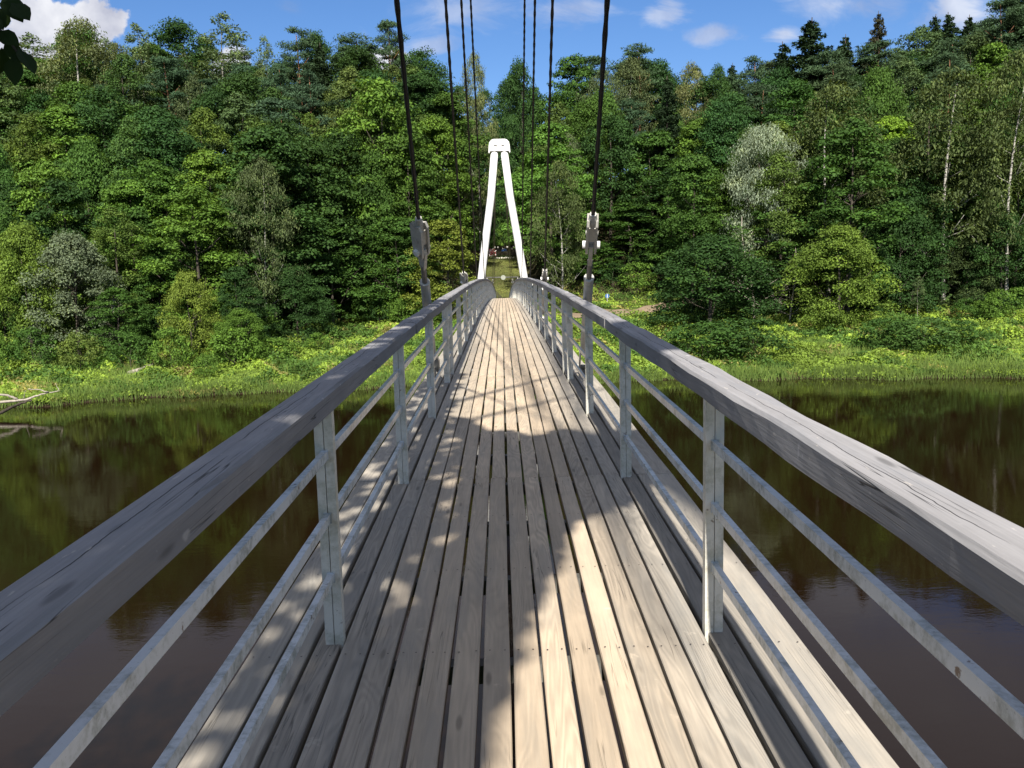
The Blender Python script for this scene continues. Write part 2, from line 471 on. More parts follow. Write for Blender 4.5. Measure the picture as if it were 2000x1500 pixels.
m, t, b = principled('forest_soil_and_grass', 0.95, 0.1)
c = coords(t)
sp = t.new('ShaderNodeSeparateXYZ'); t.l.new(c, sp.inputs[0])
gr = t.ramp(t.noise(c, 0.9, 8, 0.7), [(0.28, (0.035, 0.055, 0.012)), (0.5, (0.075, 0.12, 0.022)), (0.75, (0.14, 0.17, 0.04))])
soil = t.ramp(t.noise(c, 2.5, 5, 0.7), [(0.3, (0.02, 0.018, 0.010)), (0.7, (0.055, 0.05, 0.025))])
col = t.mix(t.smooth(sp.outputs[1], 103, 112), gr, soil)
# dry mown grass of the strip
dry = t.ramp(t.noise(c, 1.6, 7, 0.7), [(0.34, (0.07, 0.10, 0.03)), (0.5, (0.13, 0.14, 0.055)), (0.66, (0.27, 0.17, 0.10))])
strip = t.math('MULTIPLY', t.smooth(t.math('ABSOLUTE', t.math('ADD', sp.outputs[0], -0.1)), 4.6, 3.6), t.smooth(sp.outputs[1], 100, 106))
ms = t.new('ShaderNodeMapRange', interpolation_type='SMOOTHSTEP')
t.inp(ms, 0, t.math('ABSOLUTE', t.math('ADD', sp.outputs[0], -0.1))); ms.inputs[1].default_value = 3.3; ms.inputs[2].default_value = 4.4; ms.inputs[3].default_value = 1; ms.inputs[4].default_value = 0
strip = t.math('MULTIPLY', t.math('MULTIPLY', ms.outputs[0], t.smooth(sp.outputs[1], 98, 106)), t.math('SUBTRACT', 1.0, t.smooth(sp.outputs[1], 159, 162)))
col = t.mix(strip, col, dry)
# bare reddish earth above the grass patch left of the bridge
bare = t.math('MULTIPLY', t.smooth(sp.outputs[1], 93, 97), t.math('MULTIPLY', t.smooth(t.noise(c, .35, 4, .6), .42, .55), 0.8))
bare = t.math('MULTIPLY', bare, t.math('SUBTRACT', 1.0, t.smooth(sp.outputs[1], 104, 108)))
bare = t.math('MULTIPLY', bare, t.math('SUBTRACT', 1.0, t.smooth(sp.outputs[0], -9.0, -6.0)))
col = t.mix(bare, col, (0.17, 0.12, 0.075))
mud = t.math('SUBTRACT', 1.0, t.smooth(sp.outputs[2], 0.05, 0.4))
col = t.mix(mud, col, (0.04, 0.03, 0.018))
t.l.new(col, b.inputs['Base Color'])
bump(t, b, t.noise(c, 3.0, 6, 0.7), 0.8, 0.25)
M_GROUND = m
xs = np.concatenate([np.arange(-420, -130, 14.0), np.arange(-130, 130.1, 1.5), np.arange(144, 425, 14.0)])
ys = np.concatenate([np.arange(-90, -12, 6.0), np.arange(-12, 12, 1.0), np.arange(12, 60, 6.0), np.arange(60, 200, 1.2), np.arange(200, 620, 20.0)])
link('ground', grid_mesh('ground', xs, ys, terrain), M_GROUND, kind='structure')

# river
m, t, b = principled('peaty_river_water', 0.018, 0.5)
c = coords(t)
b.inputs['IOR'].default_value = 1.33
b.inputs['Base Color'].default_value = (0.0105, 0.0052, 0.0022, 1)
r1 = t.noise(t.vmath('MULTIPLY', c, (1.0, 2.6, 1.0)), 0.8, 3, 0.5, 0.4)
r2 = t.noise(t.vmath('MULTIPLY', c, (1.0, 2.2, 1.0)), 5.0, 3, 0.55, 0.3)
calm = t.ramp(t.noise(t.vmath('MULTIPLY', c, (1.0, 2.0, 1.0)), 0.07, 3, 0.5), [(0.35, 0.35), (0.65, 1.0)])
h = t.math('MULTIPLY', t.math('ADD', t.math('MULTIPLY', r1, 0.55), t.math('MULTIPLY', r2, 0.20)), calm)
bump(t, b, h, 0.10, 0.08)
M_WATER = m
wm = MB(); wm.add([(-420, -4, 0), (420, -4, 0), (420, 120, 0), (-420, 120, 0)], [(0, 1, 2, 3)])
wm.build('river_water', M_WATER, kind='structure')

# footpath and a narrow dark band on the far side
M_PATH = plain('trodden_sand', (0.20, 0.155, 0.11), 0.9, 0.1, 0.2, 2.0)
def ribbon(pts, wd, lift, name, mat, **k):
    pts = np.array(pts, float)
    tt = np.linspace(0, len(pts) - 1, (len(pts) - 1) * 14 + 1)
    X = np.interp(tt, range(len(pts)), pts[:, 0]); Y = np.interp(tt, range(len(pts)), pts[:, 1])
    V = []; F = []
    for i in range(len(X)):
        dxy = np.array([X[min(i + 1, len(X) - 1)] - X[max(i - 1, 0)], Y[min(i + 1, len(X) - 1)] - Y[max(i - 1, 0)]]); dxy /= np.linalg.norm(dxy)
        for s_ in (-1, -.33, .33, 1):
            x = X[i] + dxy[1] * s_ * wd / 2 * (1 + .15 * math.sin(i * 1.7)); y = Y[i] - dxy[0] * s_ * wd / 2
            V.append((x, y, float(terrain(x, y)) + lift))
        if i:
            o = i * 4
            for j in range(3): F.append((o - 4 + j, o - 3 + j, o + 1 + j, o + j))
    mb = MB(); mb.add(V, F)
    return mb.build(name, mat, **k)
ribbon([(4, 104.5), (9, 103.8), (15, 104.5), (20, 106), (27, 108)], 1.7, 0.12, 'footpath', M_PATH, kind='structure')
ribbon([(0.3, 112.5), (-1.0, 119), (-2.4, 128), (-3.2, 138)], 1.1, 0.12, 'dark_band', plain('dark_band_tone', (0.045, 0.04, 0.035), 0.9, 0.1), kind='structure')  # narrow dark band running diagonally up the cleared strip

# ------------------------------------------------------------------ the footbridge
def at_deck(x, y, h):                          # a point h above the deck
    return np.array([x, y, deck_z(y) + h])
bridge = thing('footbridge', 'long arched timber deck footbridge with grey handrails crossing the brown river', 'footbridge', (0, 0, float(deck_z(0))))
bridge.location = (0, 0, 0)

# deck planks, twelve sections of nineteen boards in view
JOINT = [0.6 + 5.75 * n for n in range(-1, 20)]
px_edges = [(-.795 + .1223 * i, -.795 + .1223 * (i + 1)) for i in range(13)]
outer = [(.797, .919), (.922, 1.046), (1.046, 1.19)]
boards = [(-b_, -a_) for a_, b_ in outer[::-1]] + px_edges + outer
def plank_mesh(wd, L, th, seed, ny=16):
    """one board, slightly crooked edges, softened arrises"""
    r = random.Random(seed)
    ph = [r.uniform(0, 6.28) for _ in range(6)]
    mb = MB(); e = 0.0045
    prof = [(-1, -th), (-1, -e), (-1, 0), (1, 0), (1, -e), (1, -th)]
    for i in range(ny + 1):
        y = -L / 2 + L * i / ny
        wl = wd / 2 - 0.0012 * math.sin(y * 1.1 + ph[0]) - 0.0014 * math.sin(y * 3.3 + ph[1])
        wr = wd / 2 - 0.0012 * math.sin(y * 1.3 + ph[2]) - 0.0014 * math.sin(y * 2.9 + ph[3])
        bow = 0.0022 * math.sin(y * 0.9 + ph[4]); zz = 0.0016 * math.sin(y * 1.7 + ph[5])
        vs = []
        for k, (sx, z) in enumerate(prof):
            wv = wl if sx < 0 else wr
            if k in (2, 3): wv -= e
            vs.append((sx * wv + bow, y, z + zz))
        mb.v += vs
        if i:
            o = (i - 1) * 6
            for k in range(6): mb.f.append((o + k, o + (k + 1) % 6, o + 6 + (k + 1) % 6, o + 6 + k))
    mb.f.append(tuple(range(6))[::-1]); o = ny * 6; mb.f.append(tuple(o + k for k in range(6)))
    return mb
plank_cache = {}
far = MB()
for si in range(len(JOINT) - 1):
    y0, y1 = JOINT[si], JOINT[si + 1]
    for bi, (xa, xb) in enumerate(boards):
        gap = 0.0165 + 0.004 * math.sin(bi * 5.1 + si * 2.3) if abs(xa) < .8 and abs(xb) < .8 else 0.018
        if abs(xa) > 1.0 and abs(xb) > 1.0: gap = 0.004
        wd = xb - xa - gap
        A = at_deck((xa + xb) / 2, y0 + .003, 0); B = at_deck((xa + xb) / 2, y1 - .003, 0)
        d = B - A; L = float(np.linalg.norm(d)); ang = math.atan2(d[2], d[1])
        if si > 11:
            far.beam(A - [0, 0, .02], B - [0, 0, .02], wd, .04)
            continue
        key = (round(wd, 3), (bi * 7 + si * 3) % 4)
        if key not in plank_cache: plank_cache[key] = plank_mesh(wd, L, 0.045, hash(key) % 9999).mesh('plank')
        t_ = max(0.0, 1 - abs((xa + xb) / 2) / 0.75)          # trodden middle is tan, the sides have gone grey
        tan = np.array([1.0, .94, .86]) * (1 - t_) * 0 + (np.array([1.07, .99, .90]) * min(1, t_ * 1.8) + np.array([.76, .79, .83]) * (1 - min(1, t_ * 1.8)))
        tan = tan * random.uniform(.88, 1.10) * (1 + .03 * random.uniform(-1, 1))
        if .79 < abs(xa + xb) / 2 < .93: tan = tan * (0.6 if xa > 0 else .85)  # boards below the handrails painted darker, deepening the rail's cast shadow
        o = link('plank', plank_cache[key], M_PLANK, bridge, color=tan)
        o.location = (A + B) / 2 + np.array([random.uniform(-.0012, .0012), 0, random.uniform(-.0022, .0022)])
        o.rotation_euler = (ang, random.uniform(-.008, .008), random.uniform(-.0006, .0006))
far.build('planks', M_PLANK, bridge, kind='stuff')

# nails at every crossbeam
CROSS = [j + k * 0.9583 for j in JOINT[:-1] for k in range(6)]
nm = MB()
for y in CROSS:
    if y > 40 or y < 1.5: continue
    for xa, xb in boards:
        for fx in (.25, .75):
            for dyy in ((.0,) if (y - .6) % 5.75 > .1 else (-.035, .035)):
                p = at_deck(xa + (xb - xa) * fx + random.uniform(-.006, .006), y + dyy + random.uniform(-.008, .008), .0035)
                nm.add([p + [.0045 * math.cos(a), .0045 * math.sin(a), 0] for a in np.arange(6) * math.pi / 3], [tuple(range(6))])
nm.build('nails', plain('rusty_nail', (0.05, 0.035, 0.03), 0.6, 0.4), bridge, kind='stuff')

# steel under the deck
g = MB()
for s_ in (-1, 1):
    for i in range(len(JOINT) - 1):
        g.beam(at_deck(s_ * .93, JOINT[i], -.22), at_deck(s_ * .93, JOINT[i + 1], -.22), .10, .26)
g.build('girder', M_STEEL, bridge)
g = MB()
for y in CROSS:
    g.box(at_deck(0, y, -.087), (2.30, .075, .08))
g.build('crossbeams', M_STEEL, bridge, kind='stuff')
g = MB()
for y in (83.5, 98.0):
    zb = float(terrain(0, y)) - .5
    for s_ in (-1, 1):
        g.tube([(s_ * .8, y, zb), (s_ * .8, y, float(deck_z(y)) - .34)], .18, 12)
    g.box(at_deck(0, y, -.42), (2.1, .4, .2))
g.build('pier', M_STEEL, bridge)

# railings
POST_Y = []
for n in range(-1, 10):
    j = .6 + 11.5 * n
    POST_Y += [j + .36, j + 3.02, j + 5.69, j + 8.36, j + 10.93]
POST_Y = sorted(y for y in POST_Y if -5 < y < 112)
# channel pair with a slot between: posts
def post_mesh(h=1.05):
    mb = MB()
    for s_ in (-1, 1):
        mb.box((s_ * .0205, 0, h / 2 - .06), (.0375, .048, h + .12))
    mb.box((0, .004, h / 2 - .06), (.006, .034, h + .118))
    mb.box((0, 0, h + .003), (.10, .075, .006))
    return mb.mesh('post')
pm = post_mesh(); pm.materials.append(M_POST)
HR_W, HR_H, HR_B = .142, .088, 1.052
def handrail_mesh(L, seed, ny=34):
    r = random.Random(seed); mb = MB()
    ph = [r.uniform(0, 6.28) for _ in range(12)]
    W, H, c_ = HR_W / 2, HR_H, .012
    prof = [(-W, 0), (-W, H - c_), (-W + c_, H), (W - c_, H), (W, H - c_), (W, 0)]
    for i in range(ny + 1):
        y = -L / 2 + L * i / ny
        for k, (x, z) in enumerate(prof):
            a = .0032 * math.sin(y * (2.1 + k * .4) + ph[k]) + .0022 * math.sin(y * 7.3 + ph[k + 5]) + r.uniform(-.0012, .0012)
            mb.v.append((x + a, y, z + a * .6))
        if i:
            o = (i - 1) * 6
            for k in range(6): mb.f.append((o + k, o + (k + 1) % 6, o + 6 + (k + 1) % 6, o + 6 + k))
    mb.f.append(tuple(range(6))[::-1]); o = ny * 6; mb.f.append(tuple(o + k for k in range(6)))
    return mb.mesh('handrail')
hr_joints = [-5.15] + [y for y in [.6 + 5.75 * n + (0 if n % 2 == 0 else .66) for n in range(0, 20)]] + [112.0]
hm = {}
bar_m = {}
def bar_mesh(L):
    mb = MB()
    mb.box((0, 0, 0), (.026, L, .038))
    for y_ in (-L / 2 + .004, L / 2 - .004): mb.box((0, y_, 0), (.034, .007, .046))      # weld beads at the posts
    return mb.mesh('rail_bar')
for s_, side in ((-1, 'left'), (1, 'right')):
    rl = bpy.data.objects.new('railing', None); COL.objects.link(rl); rl.parent = bridge
    rl['label'] = side + ' railing, ' + ('handrail mostly in leaf shade' if s_ < 0 else 'handrail mostly in the sun')
    X = s_ * .832
    for y in POST_Y:
        o = link('post', pm, None, rl, loc=at_deck(X, y, 0))
    for i in range(len(hr_joints) - 1):
        y0, y1 = hr_joints[i], hr_joints[i + 1]
        A = at_deck(X + s_ * .006, y0 + .002, HR_B); B = at_deck(X + s_ * .006, y1 - .002, HR_B)
        d = B - A; L = float(np.linalg.norm(d))
        key = (round(L, 1), i % 3)
        if key not in hm: hm[key] = handrail_mesh(L, i)
        v = random.uniform(.9, 1.12)
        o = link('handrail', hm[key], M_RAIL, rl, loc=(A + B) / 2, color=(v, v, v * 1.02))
        o.rotation_euler = (math.atan2(d[2], d[1]), 0, 0 if i % 2 else math.pi)
        if not i % 2: o.rotation_euler = (-math.atan2(d[2], d[1]), 0, math.pi)
    for i in range(len(POST_Y) - 1):
        y0, y1 = POST_Y[i] + .024, POST_Y[i + 1] - .024
        for h in (.30, .565, .838):
            A = at_deck(X, y0, h); B = at_deck(X, y1, h); d = B - A; L = float(np.linalg.norm(d))
            key = round(L, 2)
            if key not in bar_m: bar_m[key] = bar_mesh(L)
            o = link('rail_bar', bar_m[key], M_BAR, rl, loc=(A + B) / 2)
            o.rotation_euler = (math.atan2(d[2], d[1]), 0, 0)
            if s_ > 0: o.scale = (-1, 1, 1)

# stays: rope, cast socket, pins, rod and sleeve down to the deck edge
def stay(A, T, parent, far_side=False, rope_mat=None, label=None, turn=0.0):
    A = np.array(A, float); T = np.array(T, float)
    d = T - A; L = np.linalg.norm(d); ey = d / L
    ex = np.cross(ey, [0, 0, 1.0]); ex /= np.linalg.norm(ex); ez = np.cross(ex, ey)   # ex across the bridge
    ex, ez = ex * math.cos(turn) + ez * math.sin(turn), ez * math.cos(turn) - ex * math.sin(turn)
    mb = MB()
    n = int((L - 3.4) / .07)
    if far_side:
        mb.tube([A + ey * 3.4, T], .02, 6)
    else:
        mb.tube([A + ey * (3.4 + (L - 3.4) * i / n) for i in range(n + 1)], 0.0195, 8, True, 4, .16, .34)
    cb = mb.build('stay_cable', rope_mat or M_ROPE, parent, smooth=True)
    if label: cb['label'] = label
    R = np.array([ex, ey, ez]).T
    s = MB()                                        # cast two-cheek socket
    cheek = [(-.07, -.10), (-.045, -.16), (.045, -.16), (.07, -.10), (.08, .10), (.085, .40), (.05, .46), (0, .41), (-.05, .46), (-.085, .40), (-.08, .10)]
    for k in (-1, 1):
        s.prism(cheek, A + ey * 3.14 + ex * (k * .046), ez, ey, ex, .026)
    s.box(A + ey * 3.36, (.066, .24, .12), R)
    s.tube([A + ey * 3.45, A + ey * 3.66], [.062, .036], 10)
    # round eyes cut in the cheeks, as raised rings
    for k in (-1, 1):
        s.tube([A + ey * 3.32 + ex * k * .060, A + ey * 3.32 + ex * k * .066], .027, 10)
    s.build('socket', M_SOCKET, cb)
    s = MB()
    s.tube([A + ey * 3.10 - ex * .095, A + ey * 3.10 + ex * .095], .042, 14)
    s.build('pin', M_PYLON, cb)
    s = MB()                                        # single tongue plate tapering to the rod
    s.prism([(-.03, -.36), (.03, -.36), (.07, -.02), (.06, .06), (-.06, .06), (-.07, -.02)], A + ey * 3.08, ez, ey, ex, .042)
    s.build('tongue_plate', M_SOCKET, cb)
    s = MB(); s.tube([A + ey * 2.35, A + ey * 2.78], .032, 10); s.build('rod', M_ROD, cb)
    s = MB(); s.tube([A + ey * .75, A + ey * 2.40], .056, 14); s.tube([A + ey * 2.40, A + ey * 2.43], .060, 14)
    s.build('sleeve', M_SOCKET, cb)
    s = MB()                                        # lower fork on the deck edge
    for k in (-1, 1):
        s.prism([(-.06, -.12), (.06, -.12), (.075, .3), (.03, .44), (-.03, .44), (-.075, .3)], A + ey * .14 + ex * k * .05, ez, ey, ex, .025)
    s.tube([A + ey * .55, A + ey * .8], [.07, .05], 10)
    s.tube([A + ey * .08 - ex * .1, A + ey * .08 + ex * .1], .04, 12)
    s.build('lower_fork', M_SOCKET, cb)
    s = MB(); s.box(A + [0, 0, -.12], (.03, .5, .26)); s.build('anchor_plate', M_STEEL, cb)
    return cb

NEAR_Y, FAR_Y = -12.8, 65.0
for s_ in (-1, 1):
    T = np.array([s_ * .13, NEAR_Y, EYE + 10.4])
    for i, (ya, off) in enumerate([(12.1, 1.055), (23.6, 1.05), (35.1, 1.05), (46.6, .98)]):
        A0 = at_deck(s_ * off, ya, .06); T1 = np.array([s_ * .13, -6.4, EYE + 10.4 - .12 * i])
        stay(A0, A0 + (T1 - A0) * (ya - NEAR_Y) / (ya + 6.4), bridge, turn=-.75 if s_ < 0 else .06,
             label='%s dark twisted stay cable, %s from the camera' % ('left' if s_ < 0 else 'right', ['nearest', 'second', 'third', 'farthest'][i]))
    T = np.array([s_ * .28, FAR_Y, EYE + 9.0])
    for i, ya in enumerate((83.5, 95.0, 106.5)):
        stay(at_deck(s_ * 1.05, ya, .06), T + [0, 0, -.12 * i], bridge, True, M_ROPE2)

# pylons
def pylon(y, ztop, label, cat='bridge pylon', splay=None):
    gz = float(terrain(0, y)) - .6
    p = thing('a_frame_pylon', label, cat, (0, y, 0)); p.location = (0, 0, 0)
    sc = (ztop - deck_z(65)) / (EYE + 9.75 - deck_z(65)) * 1.0
    def L(e, off): return e * 1.0, off
    # centre line of a leg: splayed, with a slight kink two thirds up
    zt = ztop
    pts = [(.36, zt - .9), (.70, zt - 4.05), (1.17, zt - 7.1), (1.62, zt - 10.2), (2.0, zt - 12.7)]
    slope = (2.0 - 1.62) / 2.5
    if splay: slope = splay; pts = [(.36 + splay * k, zt - k) for k in (.0, 4, 8, 12)] + [(.36 + splay * 14, zt - 14)]; pts[0] = (.36, zt - .6)
    pts.append((pts[-1][0] + slope * (pts[-1][1] - gz), gz))
    for s_ in (-1, 1):
        mb = MB(); mb.tube([(s_ * x, y, z) for x, z in pts], [.27, .275, .28, .28, .28, .28], 24)
        mb.build('leg', M_PYLON, p, smooth=True)
        mb = MB(); mb.box((s_ * pts[-1][0], y, gz + .3), (1.3, 1.3, .9)); mb.build('footing', M_STEEL, p, bevel=.04)
    # saddle cap
    mb = MB(); ex, ey, ez = np.array([1., 0, 0]), np.array([0, 0, 1.]), np.array([0, 1., 0])
    out = [(-.80, -.98), (-.80, -.92), (-.77, -.45), (-.72, -.22), (-.58, -.06), (-.42, 0), (.42, 0), (.58, -.06), (.72, -.22), (.77, -.45), (.80, -.92), (.80, -.98), (.72, -.98), (.70, -.86), (-.70, -.86), (-.72, -.98)]
    mb.prism(out, (0, y, zt), ex, ey, ez, .66)
    mb.build('saddle_cap', M_PYLON, p, bevel=.02)
    mb = MB()
    for x in (-.13, -.045, .045, .13): mb.box((x, y - .36, zt - .52), (.03, .10, .62))
    mb.build('rib', M_PYLON, p)
    for s_ in (-1, 1):
        mb = MB(); mb.prism([(0.16, 0), (.42, .0), (.16, -.09)], (0, y - .36, zt - .42), ex * s_, ey, ez, .06); mb.build('bracket', M_ROD, p)
    zc = float(deck_z(y)) - .55
    xx = np.interp(-zc, [-q[1] for q in pts], [q[0] for q in pts])
    mb = MB(); mb.tube([(-xx, y, zc), (xx, y, zc)], .16, 14); mb.build('crossbeam', M_PYLON, p, smooth=True)
    return p
pylon(FAR_Y, EYE + 9.62, 'tall white steel A-frame pylon straddling the far end of the footbridge')
pylon(NEAR_Y, EYE + 14.9, 'white steel A-frame pylon behind the viewer that carries the dark cables', splay=.2)

# gate frame with a round disc at the land end of the bridge
Yg = 113.5
gz = float(terrain(0, Yg)); gzt = EYE - .0066 * Yg
g = thing('gate_frame', 'pale horizontal bar with a round disc spanning the path beyond the bridge', 'gate frame', (0, Yg, gz))
g.location = (0, 0, 0)
mb = MB(); mb.tube([(-2.1, Yg, gzt + .02), (2.1, Yg, gzt - .02)], .085, 10); mb.build('crossbar', M_STEEL, g, smooth=True)
for s_ in (-1, 1):
    mb = MB(); mb.tube([(s_ * 2.0, Yg, gz - .4), (s_ * 2.0, Yg, gzt)], .06, 10); mb.build('gate_post', M_SOCKET, g, smooth=True)
mb = MB(); mb.tube([(.12, Yg - .13, gzt - .02), (.12, Yg - .09, gzt - .02)], .31, 24); mb.build('disc', plain('grey_disc', (.27, .29, .25)), g)

# ------------------------------------------------------------------ terrace, flowers, sign on the far side
def M_(name, c, **k): return plain(name, c, **k)
M_IRON = M_('black_iron', (0.03, 0.03, 0.033)); M_PALE = M_('pale_stone', (0.8, 0.78, 0.7)); M_RED = M_('red_petals', (0.62, 0.05, 0.08)); M_WHITEP = M_('white_petals', (0.8, 0.78, 0.76)); M_BLUE = M_('blue_paint', (0.035, 0.11, 0.30))
LATE = []
def terr_at(px, Y): 
    q = at(px, 500, Y); return q[0]
fz0 = float(terrain(0, 163)) 
fence = thing('iron_fence', 'dark baluster fence with pale round knobs at the top of the grassy strip', 'fence', (0, 163, fz0)); fence.location = (0, 0, 0)
zf = float(terrain(.5, 163)) + .1
for i in range(15):
    x = -1.0 + i * .29 - .6 + .1
    mb = MB(); mb.tube([(x, 163, zf - .6), (x, 163, zf + 1.45)], .035, 6); mb.build('baluster', M_IRON, fence)
    if i % 3 == 0 or i in (1, 13):
        h = 1.5 + (.32 if i % 2 else 0)
        mb = MB(); mb.tube([(x, 163, zf + h - .16), (x, 163, zf + h), (x, 163, zf + h + .16)], [.08, .19, .08], 8); mb.build('knob', M_PALE, fence)
for h in (.15, 1.35):
    mb = MB(); mb.beam((-1.6, 163, zf + h), (2.6, 163, zf + h), .05, .05); mb.build('fence_rail', M_IRON, fence)
mb = MB(); mb.box((.45, 162.9, zf + 1.3), (.9, .05, .45)); mb.build('blue_panel', M_BLUE, fence)
for i in range(9):
    x = -1.25 + i * .42; z = float(terrain(x, 160)) + (.35 if i % 2 else .28)
    o = thing('stone_planter', 'small pale stone planter in the row along the terrace edge', 'planter', (0, 0, 0), 'pale planters on the terrace edge')
    mb = MB(); mb.tube([(x, 160, z - .35), (x, 160, z - .05), (x, 160, z)], [.10, .2, .2], 10); mb.build('bowl', M_PALE, o)
    mb = MB()
    for k in range(40):
        a, r_ = random.uniform(0, 6.28), random.uniform(0, .22); c0 = np.array([x + r_ * math.cos(a), 160 + r_ * math.sin(a), z + random.uniform(.02, .3)])
        u = np.random.randn(3) * .06; v = np.random.randn(3) * .06
        mb.add([c0 - u, c0 + v, c0 + u, c0 - v], [(0, 1, 2, 3)])
    mb.build('plant', M_LEAF, o, color=(.07, .13, .03))
def flower_clump(c, r, n, mats, label):
    o = thing('flower_basket', label, 'flower basket', (0, 0, 0))
    mb = MB(); mb.tube([(c[0], c[1], c[2] - 1.6), (c[0], c[1], c[2])], .05, 8); mb.build('stand', M_IRON, o)
    for k_, mt in enumerate(mats):
        mb = MB()
        for k in range(n):
            p = c + np.clip(np.random.randn(3), -1.6, 1.6) * r * .55; u = np.random.randn(3) * .09; v = np.random.randn(3) * .09
            mb.add([p - u, p + v, p + u, p - v], [(0, 1, 2, 3)])
        mb.build('petals', mt, o, kind='stuff')
np.random.seed(3)
flower_clump(at(962, 493, 158), .6, 110, [M_RED, M_WHITEP], 'basket of red and white flowers left of the fence')

for i, (x_, y_) in enumerate([(-3.2, 165.5), (-1.4, 166.5), (.6, 166), (2.4, 166.6), (4.2, 165.4), (-5.0, 164), (6, 164), (0, 169), (2.5, 170), (-2.5, 170)]):
    LATE.append((x_, y_))
Ys = 108.0
q = at(1186, 578, Ys); gz = float(terrain(q[0], Ys))
s = thing('path_sign', 'small round blue sign on a thin pale post beside the path', 'sign', (q[0], Ys, gz)); s.location = (0, 0, 0)
mb = MB(); mb.tube([(q[0], Ys, gz - .2), (q[0], Ys, q[2] + .3)], .045, 8); mb.build('sign_post', M_SOCKET, s)
mb = MB(); mb.tube([(q[0], Ys - .07, q[2]), (q[0], Ys - .05, q[2])], .27, 20); mb.build('sign_plate', M_BLUE, s)
mb = MB()                                            # white walking figure on the plate
mb.box((q[0], Ys - .078, q[2] + .03), (.07, .006, .2)); mb.box((q[0] - .04, Ys - .078, q[2] - .14), (.04, .006, .18)); mb.box((q[0] + .05, Ys - .078, q[2] - .14), (.04, .006, .18)); mb.box((q[0], Ys - .078, q[2] + .18), (.08, .006, .07))
mb.build('pictogram', M_PYLON, s)

# ------------------------------------------------------------------ trees
def unit(v): return v / (np.linalg.norm(v, axis=-1, keepdims=True) + 1e-9)
def leaves(C, N, size, aspect, tint, R, along=None):
    """leaf clusters as lozenges: C centres, N normals"""
    n = len(C)
    rnd = R.normal(size=(n, 3)) if along is None else along + R.normal(size=(n, 3)) * .25
    U = unit(np.cross(N, rnd)) if along is None else unit(rnd - N * np.sum(rnd * N, 1, keepdims=True))
    W = np.cross(N, U)
    s = np.broadcast_to(size, (n,))[:, None]
    k = R.uniform(.75, 1.25, (n, 1))
    a = R.uniform(-.35, .35, (n, 1))
    V = np.stack([C - U * s * k, C + W * s * aspect + U * s * a, C + U * s * k, C - W * s * aspect + U * s * a], 1).reshape(-1, 3)
    F = np.arange(4 * n).reshape(n, 4)
    return V, F, np.repeat(tint, 4)
def crown_mesh(name, parts, mat):
    V = []; F = []; T = []; o = 0
    for v, f, t_ in parts:
        V.append(v); F.append(f + o); T.append(t_); o += len(v)
    me = np_mesh(name, np.concatenate(V), np.concatenate(F), np.clip(np.concatenate(T), 0, 1))
    me.materials.append(mat)
    return me
def lobes_crown(seed, z0, H, Rad, prof, nl, per, size, lobe=(.8, 1.6), flat=.7, aspect=.55, hang=0.0, fill=.35, up=.55, mat=None, name='crown', tvar=.22):
    """prof(t) gives relative radius for t in 0..1 from crown bottom to top"""
    R = np.random.default_rng(seed)
    parts = []
    # uneven outline: the radius wanders with direction and height
    ph = R.uniform(0, 6.28, 6)
    for i in range(nl):
        t_ = R.uniform(0, 1) ** .85
        az = R.uniform(0, 6.2832)
        wob = 1 + .17 * math.sin(3 * az + ph[0] + 4 * t_) + .12 * math.sin(5 * az + ph[1] - 7 * t_) + .1 * math.sin(9 * t_ + ph[2])
        rr = Rad * prof(t_) * wob * (R.uniform(fill, 1.0) ** .5)
        rl = R.uniform(*lobe) * (.65 + .35 * prof(t_)) * Rad / 4.5 ** 1 * 1.0 if Rad < 4.5 else R.uniform(*lobe)
        c = np.array([rr * math.cos(az), rr * math.sin(az), z0 + t_ * H])
        n = int(per * (rl / lobe[1]) ** 1.6 * R.uniform(.7, 1.2)) + 8
        D = unit(R.normal(size=(n, 3)))
        D[:, 2] = np.where(D[:, 2] < -.25, -D[:, 2] * .6, D[:, 2])
        D = unit(D)
        rad = rl * R.uniform(.55, 1.12, (n, 1))
        P = c + D * rad * np.array([1, 1, flat])
        if hang:
            P[:, 2] -= hang * np.abs(R.normal(size=n)) * rl
        N = unit(D * .8 + np.array([0, 0, up]) + R.normal(size=(n, 3)) * .55)
        tint = .5 + R.normal() * tvar * .6 + R.normal(size=n) * tvar * .7
        parts.append(leaves(P, N, size * R.uniform(.6, 1.3, n), aspect, tint, R, np.tile([0, 0, -1.0], (n, 1)) if hang else None))
    return crown_mesh(name, parts, mat or M_LEAF)
def trunk_mesh(seed, H, r, lean=.3, limbs=9, mat=None, zlo=.3, spread=3.0, mat_top=None):
    R = random.Random(seed); mb = MB()
    n = 9; pts = []; 
    for i in range(n + 1):
        t_ = i / n
        pts.append((lean * math.sin(t_ * 3 + seed) * t_, lean * math.cos(t_ * 2.3 + seed) * t_, -.5 + (H + .5) * t_))
    mb.tube(pts, [r * (1.35 if i == 0 else 1) * (1 - .85 * (i / n)) for i in range(n + 1)], 7)
    for k in range(limbs):
        t_ = R.uniform(zlo, .85); i = int(t_ * n); p = np.array(pts[i]); az = R.uniform(0, 6.28); L = spread * (1.15 - t_) * R.uniform(.7, 1.2)
        a = p; q1 = a + np.array([math.cos(az) * L * .5, math.sin(az) * L * .5, L * .3]); q2 = a + np.array([math.cos(az) * L, math.sin(az) * L, L * .85])
        mb.tube([a, q1, q2], [r * .38 * (1 - t_ * .6), r * .25 * (1 - t_ * .6), r * .08], 5)
        q3 = q1 + np.array([math.cos(az + .9) * L * .4, math.sin(az + .9) * L * .4, L * .25])
        mb.tube([q1, q3], [r * .2 * (1 - t_ * .6), r * .05], 4)
    me = mb.mesh('trunk', True); me.materials.append(mat or M_BARK)
    return me

